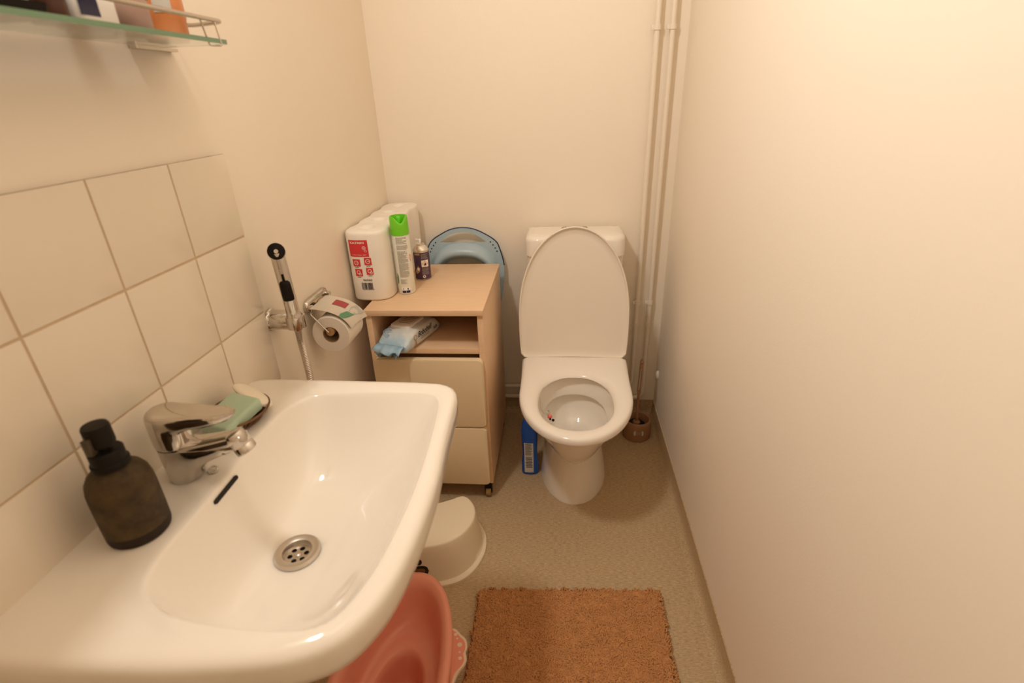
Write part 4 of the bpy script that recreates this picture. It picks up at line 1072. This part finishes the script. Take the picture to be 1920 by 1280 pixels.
# ------------------------------------------------------------------ pipes
def arc_path(pts, r, k=8):
    out = [Vector(pts[0])]
    for a, b, c in zip(pts, pts[1:], pts[2:]):
        a, b, c = Vector(a), Vector(b), Vector(c); u, w = (a - b).normalized(), (c - b).normalized()
        p, q = b + u*r, b + w*r
        for i in range(k + 1):
            t_ = i/k; out.append(p*(1 - t_)**2 + b*2*t_*(1 - t_) + q*t_*t_)
    return out + [Vector(pts[-1])]
def pipes():
    y = D - .022; r = .0085
    for x, zl, lab in ((.9395, .137, 'left of two thin painted heating pipes running up the back wall'), (.9865, .088, 'right of two thin painted heating pipes running up the back wall')):
        root = thing('water_pipe', lab, 'pipe', (x, y, zl), 'painted pipes on the back wall')
        G().tube(arc_path([(x, y, H), (x, y, zl), (.02, y, zl)], .045), r, 18).build('tube', M['pipe'], root)
        for z in (1.430, .516):
            cl = G().lathe([(r - .001, z - .0075), (r + .0028, z - .0075), (r + .0028, z + .0075), (r - .001, z + .0075)], (x, y), 24).build('pipe_clip', M['pipe'], root)
            G().box(x - .0045, x + .0045, y, D, z - .004, z + .004).box(x - r - .010, x - r - .001, y - .004, y + .004, z - .007, z + .006, .001).build('clip_lug', M['pipe'], cl)
        G().lathe([(r - .001, .414), (r + .002, .4145), (r + .002, .4335), (r - .001, .434)], (x, y), 24).build('coupling', M['pipe'], root)
pipes()
g = G().lathe([(0, 0), (.011, 0), (.011, .005), (.009, .009), (.005, .011), (0, .0115)], axis=((W, 1.383, .212), (-1, 0, 0)), n=24)
g.map(lambda p: (p.x, p.y, .212 + (p.z - .212)*1.7))
tag(g.build('wall_plug', M['porcelain'], loc=(W, 1.383, .212)), 'small white oval plastic plug low on the right wall', 'wall plug')

# ------------------------------------------------------------------ glass shelf and what stands on it
SZ = 1.352
def shelf():
    root = thing('glass_shelf', 'green-edged glass shelf with a metal rail high on the left wall', 'shelf', (0, .15, SZ))
    lo = [[(x, y, z) for x, y in rrect(.008, .122, -.16, .398, [.012, .003, .003, .012])] for z in (SZ - .006, SZ)]
    G().loft(lo).build('glass_panel', M['glass'], root, ang=30)
    ge = G().box(.1195, .1222, -.150, .388, SZ - .0061, SZ + .0001).build('polished_edge', mat('green_glass_edge', (.17, .29, .19), .15), root, smooth=False)
    z = SZ + .026
    G().tube(arc_path([(.006, .43, z + .005), (.050, .425, z), (.1185, .393, z - .001), (.1195, -.155, z), (.006, -.155, z)], .012), .0032, 12).build('rail', M['chrome_dull'], root)
    for px, py in ((.1185, .372), (.1185, -.13)):
        pts = arc_path([(px + .0005, py, z), (px + .0045, py, SZ - .009), (px - .008, py - .012, SZ - .009), (px - .006, py - .024, z - .002)], .003, 4)
        G().tube(pts, .0013, 8).build('rail_post', M['chrome_dull'], root)
    for y in (.378, -.10):
        lo = [[(x, yy, zz) for x, yy in rrect(0.0, .014, y - .048, y + .048, .003)] for zz in (SZ - .0105, SZ - .006)]
        G().loft(lo).build('clamp', M['steel'], root)
shelf()
def bottle(name, label, cat, x, y, prof, m, extra=None, n=32):
    root = thing(name, label, cat, (x, y, SZ))
    G().lathe([(r, SZ + .0003 + z) for r, z in prof], (x, y), n).build('container', M[m], root)
    if extra: extra(root, x, y)
    return root
def e_orange(root, x, y):
    fn = onto_cyl(x, y, .0305)
    decal(G(), fn, 18, 62, .03 + SZ, .10 + SZ, 10, 1, .0005).build('silver_label', M['labelgrey'], root)
    G().lathe([(0, SZ + .13), (.020, SZ + .13), (.020, SZ + .165), (0, SZ + .166)], (x, y), 28).build('cap', M['orange'], root)
bottle('lotion_bottle', 'orange lotion bottle with a silver label at the far end of the glass shelf', 'bottle', .062, .338, [(0, 0), (.026, 0), (.0295, .004), (.0295, .022), (.0305, .026), (.0305, .115), (.024, .128), (0, .13)], 'orange', e_orange)
bottle('cosmetic_jar', 'mauve cosmetic jar beside the orange lotion bottle on the glass shelf', 'jar', .080, .250, [(0, 0), (.020, 0), (.022, .003), (.022, .036), (0, .038)], 'pinkish',
       lambda r, x, y: G().lathe([(0, SZ + .037), (.023, SZ + .037), (.023, SZ + .058), (.021, SZ + .060), (0, SZ + .060)], (x, y), 28).build('jar_lid', M['yellow'], r))
def e_tube(root, x, y):
    loops = []
    for yy, a, b in ((.212, .0170, .0170), (.240, .0170, .0165), (.262, .016, .0160)):
        pass
    return
root = thing('cream_pot', 'squarish white pot with a dark purple label on the glass shelf', 'pot', (.080, .168, SZ))
lo = [[(x, y, SZ + z) for x, y in rrect(.060 + i, .104 - i, .136 + i, .200 - i, .010)] for z, i in ((.0003, .003), (.003, 0), (.040, 0), (.046, .003), (.048, .008))]
G().loft(lo).build('pot_body', M['white'], root)
G().box(.1036, .1045, .1385, .166, SZ + .007, SZ + .030).build('navy_label', M['navy'], root, smooth=False)
bottle('cotton_tub', 'round white tub standing behind the squarish white pot on the glass shelf', 'tub', .032, .235, [(0, 0), (.027, 0), (.029, .003), (.029, .05), (.027, .053), (0, .054)], 'white')
bottle('medicine_bottle', 'dark brown bottle between the white pot and the black tray on the glass shelf', 'bottle', .088, .112, [(0, 0), (.017, 0), (.019, .003), (.019, .06), (.010, .075), (.010, .09), (0, .09)], 'bottlebrown')
tr = thing('toiletry_tray', 'flat black tray on the near part of the glass shelf', 'tray', (.085, .02, SZ))
lo = [[(x, y, z) for x, y in rrect(.050 - e, .114 + e, -.06 - e, .086 + e, .008)] for z, e in ((SZ + .0003, 0), (SZ + .010, .002), (SZ + .010, 0), (SZ + .003, -.003))]
G().loft(lo).build('tray_body', M['black'], tr)
root = thing('white_box', 'small white box standing in the black tray on the glass shelf', 'box', (.083, .023, SZ + .003))
G().box(.062, .104, -.030, .076, SZ + .0031, SZ + .055, .002).build('box_body', M['white'], root)

# ------------------------------------------------------------------ camera
yaw, pitch, roll = -.1028, -.4435, -.0385
cyw, syw, cp, sp, cr, sr = math.cos(yaw), math.sin(yaw), math.cos(pitch), math.sin(pitch), math.cos(roll), math.sin(roll)
fwd = Vector((syw*cp, cyw*cp, sp)); right = Vector((cyw, -syw, 0)); up = right.cross(fwd)
rt = right*cr + up*sr; uu = -right*sr + up*cr
cam = bpy.data.cameras.new('camera'); co = bpy.data.objects.new('camera', cam); C.objects.link(co)
Rm = Matrix((rt, uu, -fwd)).transposed().to_4x4()
co.matrix_world = Matrix.Translation((.64539, -.51039, 1.2618)) @ Rm
cam.sensor_fit = 'HORIZONTAL'; cam.sensor_width = 36; cam.lens = 980.24/1920*36
cam.clip_start = .02
cam.dof.use_dof = True; cam.dof.focus_distance = 1.75; cam.dof.aperture_fstop = 4.0
bpy.context.scene.camera = co

# ------------------------------------------------------------------ light: warm lamp above the mirror on the left wall
def lamp(name, loc, energy, size, col):
    l = bpy.data.lights.new(name, 'POINT'); l.energy = energy; l.shadow_soft_size = size; l.color = col
    o = bpy.data.objects.new(name, l); o.location = loc; C.objects.link(o); return o
LAMP = (1.0, .945, .868)
lamp('mirror_lamp', (.10, .10, 2.12), 2.8, .06, LAMP)
l = bpy.data.lights.new('mirror_lamp_diffuser', 'AREA'); l.energy = 13.4; l.shape = 'DISK'; l.size = .20; l.color = LAMP
o = bpy.data.objects.new('mirror_lamp_diffuser', l); C.objects.link(o); o.location = (.11, .10, 2.12)
o.rotation_euler = Vector((.84, .15, -.37)).to_track_quat('-Z', 'Y').to_euler()
w = bpy.data.worlds.new('world'); bpy.context.scene.world = w; w.use_nodes = True
w.node_tree.nodes['Background'].inputs['Color'].default_value = (0, 0, 0, 1)
sc = bpy.context.scene
sc.view_settings.view_transform = 'Standard'; sc.view_settings.look = 'None'; sc.view_settings.gamma = 1
sc.view_settings.exposure = 0.0
sc.cycles.max_bounces = 14; sc.cycles.diffuse_bounces = 8; sc.cycles.glossy_bounces = 6; sc.cycles.transmission_bounces = 8
sc.cycles.caustics_reflective = False; sc.cycles.caustics_refractive = False
sc.cycles.sample_clamp_indirect = 4.0
sc.cycles.use_denoising = True
